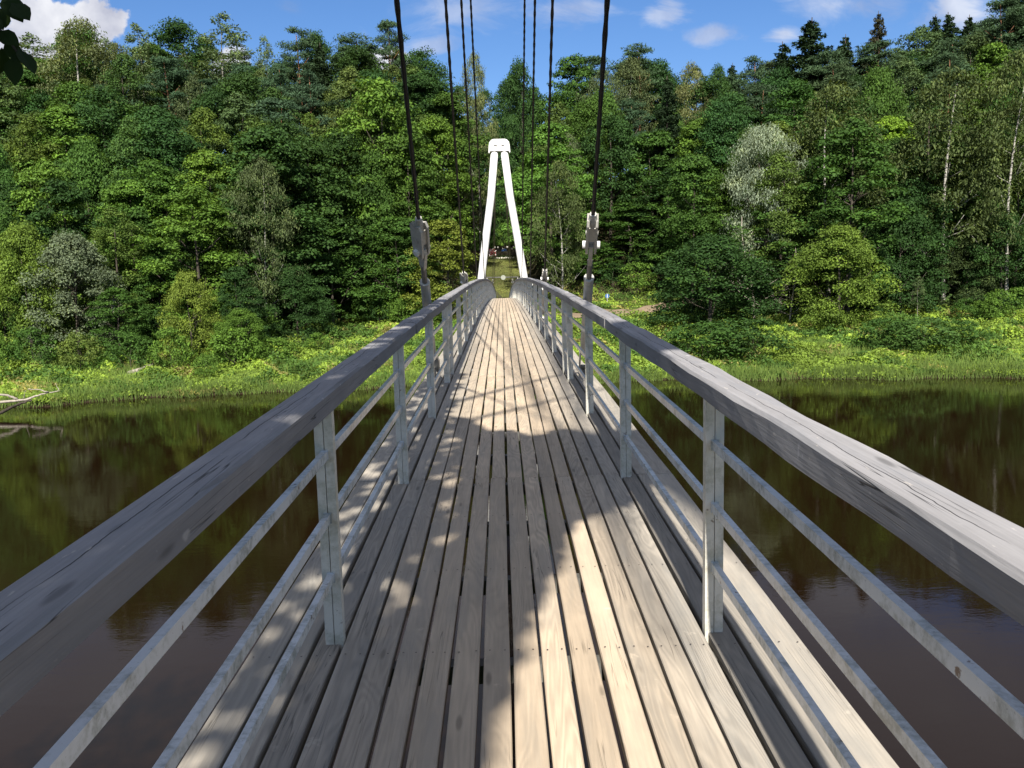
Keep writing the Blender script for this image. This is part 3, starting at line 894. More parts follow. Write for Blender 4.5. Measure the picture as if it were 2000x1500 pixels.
egg = lambda t: math.sin(math.pi * min(1, .16 + .84 * t)) ** .6 if t < 1 else 0
dome = lambda t: max(0.05, (1 - t ** 2.4)) ** .5 * (.75 + .25 * min(1, t * 4))
cone = lambda t: max(.04, 1 - t) ** .85 * (.8 + .2 * min(1, t * 6))
slim = lambda t: (math.sin(math.pi * (.1 + .9 * t)) ** .7) if t < .99 else .1
PROTO = {}                                        # kind -> list of (crown, trunk), all for a 20 m tree of 4.5 m crown radius
def reg(kind, crown, trunk): PROTO.setdefault(kind, []).append((crown, trunk))
for sdd in (1, 2, 3):
    reg('oak', lobes_crown(sdd, 3.5, 15.6, 4.5, dome, 140, 250, .150, (.8, 1.7), .85, .6), trunk_mesh(sdd, 17, .34, spread=5))
for sdd in (4, 5, 6):
    reg('maple', lobes_crown(sdd, 2.6, 16.4, 4.6, egg, 150, 230, .155, (.7, 1.5), .62, .66, up=.8), trunk_mesh(sdd, 17, .28, spread=5))
for sdd in (7, 8):
    reg('linden', lobes_crown(sdd, 3.0, 16.6, 4.3, slim, 145, 225, .142, (.7, 1.4), .9, .6), trunk_mesh(sdd, 18, .27, spread=4))
for sdd in (9, 10):
    reg('aspen', lobes_crown(sdd, 5, 15, 2.9, slim, 90, 190, .135, (.8, 1.5), 1.1, .6, fill=.2), trunk_mesh(sdd, 18.5, .2, .5, 10, bark('aspen_bark', (.08, .08, .065), (.22, .215, .18)), .35, 3))
for sdd in (11, 12, 13):
    reg('birch', lobes_crown(sdd, 4.2, 15.3, 3.7, slim, 150, 230, .142, (.6, 1.25), 1.0, .32, hang=.7, fill=.2, up=.2, tvar=.26), trunk_mesh(sdd, 18.5, .15, .7, 12, M_BIRCH, .2, 3.6))
# pines: flat plates of needles on bare limbs
def pine(seed):
    R = np.random.default_rng(seed); parts = []
    for i in range(58):
        t_ = R.uniform(0, 1) ** .8; az = R.uniform(0, 6.28)
        rr = 3.9 * (math.sin(math.pi * (.22 + .76 * t_)) ** .6) * R.uniform(.25, 1.05)
        c = np.array([rr * math.cos(az), rr * math.sin(az), 9.0 + t_ * 10.2 - rr * .12])
        n = int(R.uniform(120, 210)); rl = R.uniform(.8, 1.6)
        D = unit(R.normal(size=(n, 3))); D[:, 2] = np.abs(D[:, 2])
        P = c + D * rl * R.uniform(.3, 1.05, (n, 1)) * np.array([1, 1, .5])
        N = unit(D * .5 + np.array([0, 0, .4]) + R.normal(size=(n, 3)) * .7)
        parts.append(leaves(P, N, .21 * R.uniform(.6, 1.2, n), .26, .5 + R.normal() * .14 + R.normal(size=n) * .16, R))
    return crown_mesh('crown', parts, M_NEEDLE)
for sdd in (21, 22, 23): reg('pine', pine(sdd), trunk_mesh(sdd, 18.7, .26, .5, 16, M_PINE, .42, 4.4))
def spruce(seed):
    R = np.random.default_rng(seed); parts = []
    z = 2.0
    while z < 19.6:
        t_ = (z - 2) / 18.0; rad = 3.9 * (1 - t_) ** .72 * (1 + .16 * math.sin(z * 5.1 + seed)) + .10
        nb = int(5 + 6 * (1 - t_)) if t_ < .9 else 4
        for k in range(nb):
            az = R.uniform(0, 6.28); L = rad * R.uniform(.7, 1.15); n = int(34 * L) + 7
            s_ = R.uniform(0.02, 1, n) ** .8
            dirv = np.array([math.cos(az), math.sin(az), 0]); side = np.array([-math.sin(az), math.cos(az), 0])
            P = np.array([0, 0, z]) + dirv * (s_ * L)[:, None] + side * (R.normal(size=n) * .26 * (1.1 - s_) * L * .7)[:, None]
            P[:, 2] += -.38 * L * s_ + .22 * L * s_ ** 2 - np.abs(R.normal(size=n)) * .22
            N = unit(np.array([0, 0, .8]) + R.normal(size=(n, 3)) * .6)
            parts.append(leaves(P, N, .22 * R.uniform(.6, 1.2, n), .34, .45 + R.normal() * .12 + R.normal(size=n) * .18, R))
        z += .42 * (1.15 - .45 * t_)
    return crown_mesh('crown', parts, M_NEEDLE)
for sdd in (31, 32): reg('spruce', spruce(sdd), trunk_mesh(sdd, 19.8, .24, .1, 0, M_BARK))
reg('willow', lobes_crown(41, 4.0, 15.5, 4.6, dome, 150, 260, .15, (.6, 1.3), 1.0, .24, hang=.5, fill=.25, up=.3, tvar=.2), trunk_mesh(41, 16, .3, .8, 10, M_BARK, .2, 5))
for sdd in (51, 52):                               # foliage down to the ground
    reg('bushy', lobes_crown(sdd, .1, 9.7, 4.6, lambda t: max(.08, 1 - t ** 2.2) ** .6 * (.75 + .25 * min(1, t * 4)), 180, 230, .108, (.5, 1.15), .9, .6, fill=.4), trunk_mesh(sdd, 8.6, .2, spread=3.8))
for sdd in (54, 55, 56):                           # low broad maples
    reg('lowmaple', lobes_crown(sdd, .9, 10.8, 4.4, lambda t: max(.08, 1 - t ** 2.0) ** .6 * (.7 + .3 * min(1, t * 4)), 170, 230, .12, (.5, 1.3), .6, .62, up=.8, fill=.3), trunk_mesh(sdd, 10, .2, spread=4))
for sdd in (61, 62, 63):                           # shrub: 20 m high in proto units, scaled down
    reg('shrub', lobes_crown(sdd, .5, 2.4, 2.3, dome, 95, 95, .105, (.6, 1.2), .8, .6, fill=.3), trunk_mesh(sdd, 2.2, .05, .2, 9, M_BARK, .1, 1.6))
# thin tree of bare pale stems
for sdd in (71,):
    reg('sparse', lobes_crown(sdd, 8, 11, 3.8, egg, 52, 85, .19, (.6, 1.2), .8, .55, fill=.1), trunk_mesh(sdd, 18, .17, 1.2, 22, M_DEAD, .1, 5))

tree_n = [0]
used_trunk = []
def tree(kind, x, y, H, Rw, color, label, cat='tree', name=None, group=None, var=None, rot=None, zoff=0.0):
    """H height, Rw crown radius in metres"""
    pr = PROTO[kind]; k = (tree_n[0] if var is None else var) % len(pr); tree_n[0] += 1
    z = float(terrain(x, y)) + zoff
    if kind == 'maple' and H / Rw < 3.2: pr = PROTO['lowmaple']; k = k % 3; kind2 = 'lowmaple'
    elif kind == 'oak' and H / Rw < 2.7: pr = PROTO['bushy']; k = k % 2; kind2 = 'bushy'
    else: kind2 = kind
    nm = name or {'oak': 'oak_tree', 'maple': 'maple_tree', 'linden': 'linden_tree', 'aspen': 'aspen_tree', 'birch': 'birch_tree', 'pine': 'pine_tree', 'spruce': 'spruce_tree',
                  'willow': 'willow_tree', 'bushy': 'alder_tree', 'shrub': 'shrub', 'sparse': 'sparse_tree'}[kind]
    t_ = thing(nm, label, cat, (x, y, z), group)
    h0, r0 = {'shrub': (3.1, 2.6), 'aspen': (20, 2.9), 'birch': (19.8, 3.7), 'pine': (19.8, 3.9), 'spruce': (20, 3.9), 'bushy': (10.2, 4.8), 'lowmaple': (12, 4.8)}.get(kind2, (19.8, 4.8))
    t_.scale = (Rw / r0, Rw / r0, H / h0)
    t_.rotation_euler = (0, 0, random.uniform(0, 6.28) if rot is None else rot)
    c = link('crown', pr[k][0], None, t_, color=color)
    link('trunk' if kind != 'shrub' else 'stem', pr[k][1], None, t_)
    return t_
def tree_px(kind, px, ptop, Y, wpx, color, label, **k):
    q = at(px, ptop, Y)
    z = float(terrain(q[0], Y))
    return tree(kind, q[0], Y, q[2] - z, wpx / 2 / FPX * Y, color, label, **k)

DK = (.034, .078, .021); MG = (.055, .118, .024); LG = (.090, .170, .028); YG = (.12, .19, .032); OL = (.082, .115, .040); BL = (.050, .090, .042); SV = (.24, .30, .21); SP = (.032, .060, .027); LM = (.15, .26, .03); AS = (.105, .155, .065)
T = tree_px
# right of the bridge
T('bushy', 1385, 462, 91, 265, DK, 'dark green spreading alder low beside the sandy path, right of the bridge', var=0)
T('bushy', 1640, 440, 89, 205, YG, 'rounded yellow-green alder bush at the forest edge below the white-stemmed birch', var=1)
T('willow', 1492, 247, 101, 185, SV, 'silver-grey willow standing out pale against the dark forest', var=0)
T('birch', 1628, 160, 104, 235, OL, 'tall olive-green birch with white trunk right of the silver willow', var=0)
T('birch', 1862, 128, 100, 250, OL, 'broad olive-green birch near the right edge, over the dark shaded trees', var=1)
T('birch', 1992, 95, 96, 200, OL, 'weeping birch cut off by the right edge of the picture', var=2)
T('maple', 1738, 222, 114, 135, LM, 'bright lime-green crown between the two tall olive birches', var=0)
T('bushy', 1765, 395, 97, 170, DK, 'dark green alder under the lime-green crown', var=0)
T('bushy', 1890, 470, 98, 150, (.055, .085, .03), 'dull green alder with a leaning pale stem beside it, right forest edge', var=1)
T('aspen', 1795, 540, 93, 26, AS, 'thin leaning sapling with pale stem at the right forest edge', var=0)
T('maple', 1230, 395, 116, 200, MG, 'layered green maple behind the blue path sign', var=1)
T('maple', 1160, 470, 114, 120, MG, 'low leafy maple just right of the bridge cables', var=2)
T('birch', 1092, 312, 104, 115, OL, 'slender grey-green birch just right of the white pylon', var=2)
T('sparse', 1475, 400, 97, 190, MG, 'thin tree with many bare pale stems under the silver willow', var=0)
T('sparse', 1545, 470, 95, 110, DK, 'smaller bare-stemmed tree left of the yellow-green alder bush', var=0)
T('maple', 1400, 340, 108, 170, LG, 'light green tree left of the silver willow, sunlit', var=0)
T('linden', 1310, 330, 116, 180, DK, 'dark linden above the sandy path on the right', var=1)
T('oak', 1480, 480, 104, 150, DK, 'dark oak in the shade below the silver willow', var=1)
T('oak', 1700, 500, 101, 150, DK, 'dark oak in the shade between birch trunks on the right', var=2)
T('oak', 1960, 420, 96, 160, DK, 'dark oak at the right edge above the bank shrubs', var=0)
# left of the bridge
T('maple', 868, 428, 100, 175, (.135, .175, .03), 'small yellow-green maple immediately left of the bridge', var=1)
T('birch', 502, 300, 92, 135, (.095, .13, .055), 'slender young birch with white stem on the left bank', var=1)
T('maple', 735, 148, 112, 250, LG, 'big bright green maple left of the bridge cables', var=0)
T('maple', 770, 420, 104, 210, MG, 'layered green maple at the top of the grassy patch', var=2)
T('maple', 640, 430, 101, 190, MG, 'mid green maple behind the grassy patch left of the bridge', var=1)
T('maple', 372, 352, 90, 185, LG, 'leafy light green maple in the middle of the left bank', var=2)
T('bushy', 365, 530, 82, 120, (.15, .21, .035), 'pale yellow-green bushy tree at the foot of the left bank', var=1)
T('bushy', 135, 458, 84, 190, (.13, .17, .10), 'silvery grey willow bush low on the left bank', var=0)
T('bushy', 40, 440, 84, 170, YG, 'yellow-green alder at the left edge above the fallen branch', var=0)
T('maple', 225, 560, 82, 150, MG, 'low green maple beside the silvery willow bush', var=0)
T('maple', 460, 520, 85, 110, DK, 'dark low maple under the slender young birch', var=1)
T('maple', 120, 350, 94, 220, DK, 'dark layered maple behind the silvery willow bush', var=1)
T('maple', 250, 400, 95, 200, MG, 'mid green maple between the willow bush and the light green maple', var=0)
T('bushy', 575, 520, 92, 140, DK, 'dark bushy alder just left of the grassy patch', var=1)
T('bushy', 470, 605, 81, 110, LG, 'bright leafy bush hanging over the grass, left of the grassy patch', var=0, name='bush_tree')
T('oak', 350, 42, 142, 150, DK, 'dark round oak on the skyline, left part', var=0)
T('birch', 152, 34, 132, 185, (.12, .15, .065), 'weeping birch on the skyline against the white cloud', var=0)
T('aspen', 265, 50, 140, 85, AS, 'pale aspen on the skyline right of the weeping birch', var=0)
T('aspen', 432, 30, 138, 110, AS, 'tall pale aspen on the skyline, gap of sky at its right', var=1)
T('aspen', 60, 72, 142, 120, AS, 'light green aspen row end on the skyline at far left', var=0)
T('aspen', 515, 75, 146, 60, AS, 'thin aspen against the small low cloud', var=1)
T('pine', 577, 50, 140, 105, BL, 'dense round-topped pine on the skyline, left of centre', var=0)
T('pine', 690, 62, 142, 130, BL, 'broad pine on the skyline left of the lone open pine', var=1)
T('pine', 755, 33, 144, 90, BL, 'lone open-crowned pine rising above the skyline', var=2)
T('oak', 618, 66, 146, 80, DK, 'dark oak top between two pines on the skyline', var=1)
T('oak', 822, 98, 140, 120, DK, 'dark green oak on the skyline left of the cables', var=2)
T('birch', 925, 96, 140, 80, (.14, .17, .07), 'pale birch on the skyline between the cables', var=1)
T('maple', 1275, 255, 120, 190, MG, 'broad green maple over the dark linden above the path', var=1)
T('oak', 1190, 230, 122, 190, DK, 'dark oak rising behind the right-hand cable', var=0)
# right skyline
T('oak', 1015, 120, 142, 90, DK, 'dark oak on the skyline right of the cable gap', var=0)
T('maple', 1120, 108, 136, 170, MG, 'green maple top between the right cables on the skyline', var=1)
T('pine', 1245, 82, 138, 125, BL, 'spreading pine on the skyline right of the cables', var=1)
T('birch', 1352, 120, 134, 100, (.15, .17, .07), 'yellowish birch on the skyline', var=0)
T('oak', 1405, 128, 138, 60, DK, 'small dark oak top beside the yellowish birch', var=0)
T('spruce', 1430, 120, 142, 100, SP, 'small spruce tip beside a rounded pine on the skyline', var=0)
T('pine', 1468, 108, 136, 110, BL, 'rounded pine in the dip of the skyline', var=0)
T('spruce', 1530, 78, 136, 155, SP, 'dark pointed spruce in the dip of the skyline', var=1)
T('spruce', 1585, 30, 134, 205, SP, 'tallest full spruce on the right skyline', var=0)
T('spruce', 1651, 64, 138, 130, SP, 'short dark spruce between two taller ones', var=1)
T('spruce', 1716, 18, 140, 105, (.055, .055, .03), 'thin sparse brownish spruce spire', var=0)
T('pine', 1620, 95, 131, 140, BL, 'pine in front of the tallest spruce', var=2)
T('pine', 1720, 75, 134, 150, BL, 'broad pine below the thin brownish spire', var=0)
T('maple', 1800, 42, 138, 120, (.07, .12, .045), 'leafy light crown between spruce tips at upper right', var=2)
T('spruce', 1828, 24, 140, 115, SP, 'left one of a pair of spruce tips at upper right', var=0)
T('spruce', 1854, 20, 139, 140, SP, 'right one of a pair of spruce tips at upper right', var=1)
T('spruce', 1893, 26, 139, 125, SP, 'short spruce before the rising corner of the forest', var=0)
T('pine', 1860, 70, 130, 150, BL, 'dense pine beneath the pair of spruce tips', var=1)
T('pine', 1960, -8, 134, 130, BL, 'tall pine in the upper right corner', var=2)
T('spruce', 1990, -30, 138, 150, SP, 'spruce cut off by the upper right corner', var=1)

# the rest of the forest wall, tree by tree up the slope
taken = [(o.location.x, o.location.y) for o in COL.objects if o.get('category') == 'tree']
def ahash(x, y): return math.sin(x * 12.9898 + y * 78.233) * 43758.5453 % 1
kinds_lo = [('maple', MG), ('maple', LG), ('oak', DK), ('linden', (.07, .125, .03)), ('maple', DK), ('bushy', MG), ('linden', (.085, .14, .03))]
kinds_hi_l = [('oak', DK), ('linden', (.085, .13, .04)), ('pine', BL), ('maple', MG), ('aspen', AS), ('oak', MG), ('linden', (.09, .14, .035)), ('birch', (.11, .14, .06))]
kinds_hi_r = [('pine', BL), ('spruce', SP), ('pine', (.05, .085, .042)), ('oak', DK), ('pine', BL), ('linden', (.07, .11, .04))]
WORD = {'maple': 'maple', 'oak': 'oak', 'linden': 'linden', 'bushy': 'alder', 'pine': 'pine', 'aspen': 'aspen', 'birch': 'birch', 'spruce': 'spruce'}
def tone(c):
    s_ = sum(c)
    return 'dark green' if s_ < .16 else 'mid green' if s_ < .24 else 'light green'
def zone(px):
    for lim, nm_ in [(120, 'at the far left edge'), (300, 'above the silvery willow bush'), (460, 'left of the slender young birch'), (620, 'above the slender young birch'), (830, 'left of the bridge cables'), (960, 'between the left cables'), (1060, 'behind the white pylon'),
                     (1180, 'behind the right cables'), (1330, 'above the blue path sign'), (1450, 'left of the silver willow'), (1570, 'above the silver willow'), (1700, 'around the white-stemmed birch'), (1850, 'around the lime-green crown')]:
        if px < lim: return nm_
    return 'at the far right edge'
for xx, yy, H in [(-4, 171, 16), (1.5, 169, 13), (5.5, 172, 18), (-1, 177, 20), (3, 180, 22), (-6, 180, 20), (7.5, 166, 14), (-7, 166, 15), (-7, 173, 27), (-2.5, 183, 25), (2.2, 176, 29), (7, 174, 27), (5, 184, 26)]:
    tree('maple' if yy < 175 else 'oak', xx, yy, H, 4.2, DK if yy > 170 else MG, 'dark tree closing the top of the cleared strip', group='trees at the top of the strip')
for x_, y_ in LATE:
    tree('shrub', x_, y_, 5.5, 2.4, random.choice([DK, MG, LG]), 'leafy bush behind the iron fence at the top of the strip', cat='shrub', group='bushes behind the iron fence')
Y = 84.0; row = 0
while Y < 153:
    a0, a1 = -.68, .68
    step = 5.2
    x = a0 * Y + random.uniform(0, 4)
    while x < a1 * Y:
        xx = x + random.uniform(-1.5, 1.5); yy = Y + random.uniform(-2.2, 2.2)
        x += step * random.uniform(.8, 1.2)
        px, _ = to_px((xx, yy, EYE))
        first = 84 if px < 520 else 90 if px < 600 else 104 if px < 870 else 112 if px < 1080 else 116 if px < 1330 else 99 if px < 1420 else 95
        if yy < first: continue
        if abs(xx) < 5.8 + .0 * yy and yy < 168 and yy > 90: continue
        if min((xx - tx) ** 2 + (yy - ty) ** 2 for tx, ty in taken) < 3.0 ** 2: continue
        hgh = sstep((yy - 112) / 25)
        pool = kinds_lo if random.random() > hgh else (kinds_hi_r if px > 1300 or 480 < px < 700 else kinds_hi_l)
        kd, colr = random.choice(pool)
        H = random.uniform(16.5, 23.5) if yy > 95 else random.uniform(11, 17)
        z = float(terrain(xx, yy))
        cap = EYE + float(sky_elev(xx, yy)) * yy - random.uniform(-1.2, 2.0) * yy / 140
        if z + H > cap: H = max(7, cap - z)
        Rw = H * {'spruce': .21, 'aspen': .15, 'birch': .20, 'pine': .20}.get(kd, .235) * random.uniform(.9, 1.15)
        Rw = max(Rw, 2.6)
        f = random.uniform(.82, 1.2); hsh = random.uniform(-.1, .1)
        cc = (colr[0] * f * (1 + hsh), colr[1] * f, colr[2] * f * (1 - hsh))
        tier = 'low on the slope' if yy < 108 else 'halfway up the slope' if yy < 128 else 'high on the slope'
        lab = '%s %s %s %s' % (tone(colr), WORD[kd], tier, zone(px))
        tree(kd, xx, yy, H, Rw, cc, lab, group='trees of the forest wall')
        taken.append((xx, yy))
    Y += 6.2; row += 1

# shrubs along the bank and forest edge
S_ = lambda px, ptop, Y, wpx, c_, lab, **k: tree_px('shrub', px, ptop, Y, wpx, c_, lab, cat='shrub', **k)
S_(1370, 630, 77, 190, (.05, .11, .024), 'dense green shrub mound behind the right handrail, left part of its thicket')
S_(1430, 645, 77, 130, (.05, .10, .025), 'low dense green shrub filling the front of the thicket behind the right handrail')
S_(1760, 640, 76, 130, (.055, .11, .025), 'low shrub filling the front of the long thicket on the right bank')
S_(1475, 622, 77, 180, (.046, .10, .024), 'dense green shrub mound, middle of the thicket behind the right handrail')
S_(1330, 640, 80, 90, MG, 'small green shrub between the handrail and the spreading alder')
S_(1590, 650, 84, 70, DK, 'small dark shrub between the two shrub thickets on the right bank')
S_(1725, 622, 77, 150, (.05, .11, .024), 'left mound of the long shrub thicket on the right bank')
S_(1805, 618, 77, 170, (.06, .12, .03), 'middle mound of the long shrub thicket on the right bank')
S_(1880, 626, 77, 120, (.05, .11, .024), 'right mound of the long shrub thicket on the right bank')
S_(1970, 642, 84, 90, LG, 'yellowish green shrub at the right edge of the bank')
S_(690, 690, 76, 60, DK, 'dark low bush in the bright grass left of the bridge')
S_(620, 650, 86, 60, LG, 'small bright sapling bush on the grassy patch')
S_(540, 660, 80, 110, LG, 'bright green shrub at the left edge of the grassy patch')
S_(455, 640, 79, 120, (.10, .19, .03), 'broad bright green shrub on the left bank below the young birch')
S_(330, 640, 77, 100, LG, 'light shrub at the foot of the pale yellow-green bushy tree')
S_(250, 650, 77, 110, MG, 'green shrub right of the silvery willow bush')
S_(150, 650, 77, 100, (.11, .16, .035), 'yellow-green shrub below the silvery willow bush')
S_(60, 640, 77, 110, MG, 'leafy green shrub above the fallen branch')
S_(-10, 660, 76, 90, LG, 'light green shrub cut off by the left edge')
S_(400, 690, 74, 60, LG, 'small lime shrub close to the water on the left bank')
for i in range(26):
    pxx = random.choice([random.uniform(0, 560), random.uniform(1250, 2000), random.uniform(560, 880), random.uniform(1090, 1290)])
    Yq = 88 if pxx < 560 else 101 if pxx < 900 else 112 if pxx < 1300 else 92
    Yq += random.uniform(-2, 4)
    q = at(pxx, 600, Yq)
    tree('shrub', q[0], Yq, random.uniform(2.2, 4.2), random.uniform(1.8, 3), (random.choice([MG, DK, LG])), 'forest edge shrub ' + zone(pxx), cat='shrub', group='shrubs along the forest edge')

# ------------------------------------------------------------------ herbs, grass and reeds: nobody could count them
def fnoise(x, y, s, R=0):
    return (np.sin(x * s + 1.3 * np.sin(y * s * .7 + R)) + np.sin(y * s * 1.3 + 1.7 * np.sin(x * s * .6 + 2 * R)) + np.sin((x + y) * s * .55 + R)) / 3
R = np.random.default_rng(99)
def scatter(n, ylo, yhi, dlo, dhi, keep=None):
    Yr = R.uniform(ylo, yhi, n); X = R.uniform(-.66, .66, n) * Yr
    d = Yr - bank_y(X); k = (d > dlo) & (d < dhi)
    if keep is not None: k &= keep(X, Yr, d)
    return X[k], Yr[k], d[k]
def clear_deck(X, Yr, d): return (np.abs(X) > 1.6) | (deck_z(Yr) - terrain(X, Yr) > 1.3)
off_path = lambda X, Yr: (np.abs(Yr - np.interp(X, [4, 9, 15, 20, 27], [104.5, 103.8, 104.5, 106, 108])) > 1.0) | (X < 3) | (X > 28)
X, Yr, d = scatter(330000, 66, 114, .2, 46, lambda X, Yr, d: off_path(X, Yr) & clear_deck(X, Yr, d) & ~((np.abs(X - .1) < 3.6) & (Yr > 106)) & (R.uniform(0, 1, len(X)) < np.clip(1.5 - (Yr - 70) / 55, .25, 1)))
hump = np.clip(.62 + 1.0 * fnoise(X, Yr, .8) + .45 * fnoise(X, Yr, 2.3, 2), .05, 1.9) * np.clip(d / 9, .3, 1) * np.clip(1.25 - np.clip(d - 14, 0, 30) / 26, .28, 1)
Z = terrain(X, Yr) + hump * R.uniform(.25, 1, len(X)) ** .6 * .95
P = np.stack([X, Yr, Z], 1); n = len(P)
N = unit(np.stack([R.normal(size=n) * .7, R.normal(size=n) * .7 - .25, np.full(n, .7)], 1))
tint = .46 + .30 * fnoise(X, Yr, .45, 5) + .24 * fnoise(X, Yr, 1.9, 1) + .14 * fnoise(X, Yr, 4.1, 2) + R.normal(size=n) * .15
dk = (fnoise(X, Yr, .62, 7) + .5 * fnoise(X, Yr, 1.7, 4) + R.normal(size=n) * .12) > .30
dry = ~dk & ((fnoise(X, Yr, .9, 11) + .5 * fnoise(X, Yr, 2.7, 6) + R.normal(size=n) * .15) > .55)
P[dk, 2] += .35 * R.uniform(0, 1, dk.sum()) * np.clip(d[dk] / 4, 0, 1)
for nm_, k, cc, lb in [('bank_herbs', ~dk & ~dry, (.225, .335, .055), 'bright yellow-green ferns and herbs covering the far bank'), ('bank_nettles', dk, (.085, .165, .035), 'darker green nettle patches among the bright herbs of the far bank'),
                       ('bank_dry_stalks', dry, (.27, .26, .09), 'straw-coloured patches among the herbs of the far bank')]:
    me = crown_mesh(nm_, [leaves(P[k], N[k], .135 * R.uniform(.6, 1.5, k.sum()), .5, tint[k], R)], M_HERB)
    link(nm_, me, None, color=cc, kind='stuff', label=lb, category='herbs')
# upright grass blades
X, Yr, d = scatter(230000, 66, 112, -.35, 40, lambda X, Yr, d: off_path(X, Yr) & clear_deck(X, Yr, d) & ((d < .6 + 1.6 * np.clip(fnoise(X, Yr, .7, 8) + .3, 0, 1)) | (R.uniform(0, 1, len(X)) < .12 + .55 * fnoise(X, Yr, .5, 3))))
n = len(X); hh = R.uniform(.35, .95, n) * np.clip(1.2 - d / 40, .4, 1)
P = np.stack([X, Yr, terrain(X, Yr) + hh * .55 + .25 * np.clip(fnoise(X, Yr, 1.1), 0, 1) * np.clip(d / 3, 0, 1)], 1)
N = unit(np.stack([R.normal(size=n) * .6, -np.ones(n), R.normal(size=n) * .3 + .45], 1))
tint = .5 + .25 * fnoise(X, Yr, .6, 9) + R.normal(size=n) * .15 - .22 * (d < 1.2)
U = np.stack([R.normal(size=n) * .3, R.normal(size=n) * .2, np.ones(n)], 1)
W = unit(np.cross(N, unit(U))); Uu = unit(U); s1 = (hh * .55)[:, None]; w1 = R.uniform(.018, .045, n)[:, None]
V = np.stack([P - Uu * s1 - W * w1, P - Uu * s1 + W * w1, P + Uu * s1 + R.normal(size=(n, 3)) * .05], 1).reshape(-1, 3)
me = np_mesh('bank_grass', V, np.arange(3 * n).reshape(n, 3), np.clip(np.repeat(tint, 3), 0, 1)); me.materials.append(M_HERB)
link('bank_grass', me, None, color=(.14, .21, .05), kind='stuff', label='tall grass and reeds along the far waterline', category='grass')
# short grass of the cleared strip and forest-floor leaves
Yr = R.uniform(104, 164, 60000); X = R.uniform(-5, 5, 60000)
k = np.abs(X - .1) < 4.4 + .6 * np.sin(Yr * .9); X, Yr = X[k], Yr[k]; n = len(X)
k2 = (terrain(X, Yr) < deck_z(Yr) - .3) | (Yr > 113); X, Yr = X[k2], Yr[k2]; n = len(X)
P = np.stack([X, Yr, terrain(X, Yr) + R.uniform(.02, .16, n)], 1)
N = unit(np.stack([R.normal(size=n) * .4, R.normal(size=n) * .4 - .3, np.full(n, .8)], 1))
me = crown_mesh('strip_grass', [leaves(P, N, .09 * R.uniform(.6, 1.4, n), .35, .5 + .4 * fnoise(X, Yr, .35, 4) + R.normal(size=n) * .15, R)], M_HERB)
link('strip_grass', me, None, color=(.15, .175, .06), kind='stuff', label='dry short grass on the cleared strip beyond the bridge', category='grass')
Yr = R.uniform(84, 150, 90000); X = R.uniform(-.66, .66, 90000) * Yr; k = (np.abs(X) > 5.2) & (Yr - bank_y(X) > 14); X, Yr = X[k], Yr[k]; n = len(X)
P = np.stack([X, Yr, terrain(X, Yr) + R.uniform(.1, 1.5, n) ** 1.5], 1)
N = unit(R.normal(size=(n, 3)) * .5 + [0, 0, .8])
k = (Yr > np.where(X < -20, 84, np.where(np.abs(X) < 20, 113, 96)))
me = crown_mesh('forest_undergrowth', [leaves(P[k], N[k], .22 * R.uniform(.6, 1.4, k.sum()), .55, .45 + R.normal(size=k.sum()) * .2, R)], M_LEAF)
link('forest_undergrowth', me, None, color=(.05, .09, .025), kind='stuff', label='leafy undergrowth on the forest floor of the slope', category='undergrowth')

# ------------------------------------------------------------------ fallen wood
def branchy(name, label, paths, mat, cat='branch'):
    o = thing(name, label, cat, (0, 0, 0))
    for i, (pts, rs) in enumerate(paths):
        pts = [np.array(p, float) for p in pts]
        out = []; ro = []
        for j in range(len(pts) - 1):
            for q_ in range(5):
                f = q_ / 5; out.append(pts[j] * (1 - f) + pts[j + 1] * f + np.random.randn(3) * .02); ro.append(rs[j] * (1 - f) + rs[j + 1] * f)
        out.append(pts[-1]); ro.append(rs[-1])
        mb = MB(); mb.tube(out, ro, 8); mb.build('main_limb' if i == 0 else 'side_branch', mat, o, smooth=True)
    return o
A_ = lambda px, py, Y=62: at(px, py, Y)
Yb = 63.0
branchy('fallen_branch', 'bleached fallen branch lying in the water at the left bank', [
    ([A_(-160, 800, Yb), A_(-10, 787, Yb), A_(50, 781, Yb + .5), A_(80, 770, Yb + 1), A_(117, 763, Yb + 1.5)], [.13, .11, .09, .06, .03]),
    ([A_(35, 779, Yb + .4), A_(10, 771, Yb), A_(-40, 765, Yb - .5)], [.10, .08, .06]),
    ([A_(93, 766, Yb + 1.1), A_(75, 761, Yb + .8), A_(54, 760, Yb + .5)], [.05, .04, .03]),
    ([A_(115, 762, Yb + 1.5), A_(108, 748, Yb + 1.4)], [.03, .012]),
    ([A_(46, 779, Yb + .5), A_(50, 762, Yb + .3)], [.03, .012])], M_DEAD)
branchy('sunken_branch', 'dark wet branch slanting into the water below the bleached one', [
    ([A_(-80, 835, Yb - 4), A_(0, 807, Yb - 2), A_(40, 788, Yb), A_(62, 781, Yb + .3)], [.14, .12, .10, .06])], M_DEADDARK)
branchy('fallen_log', 'short pale log lying in the lit herbs of the left bank', [
    ([A_(250, 730, 75), A_(275, 722, 76), A_(298, 712, 77)], [.22, .2, .15])], M_DEAD, 'log')
branchy('dead_snag', 'broken pale tree stump standing at the left forest edge', [
    ([A_(221, 612, 83), A_(222, 590, 83), A_(224, 568, 83)], [.2, .17, .08])], M_DEAD, 'tree stump')

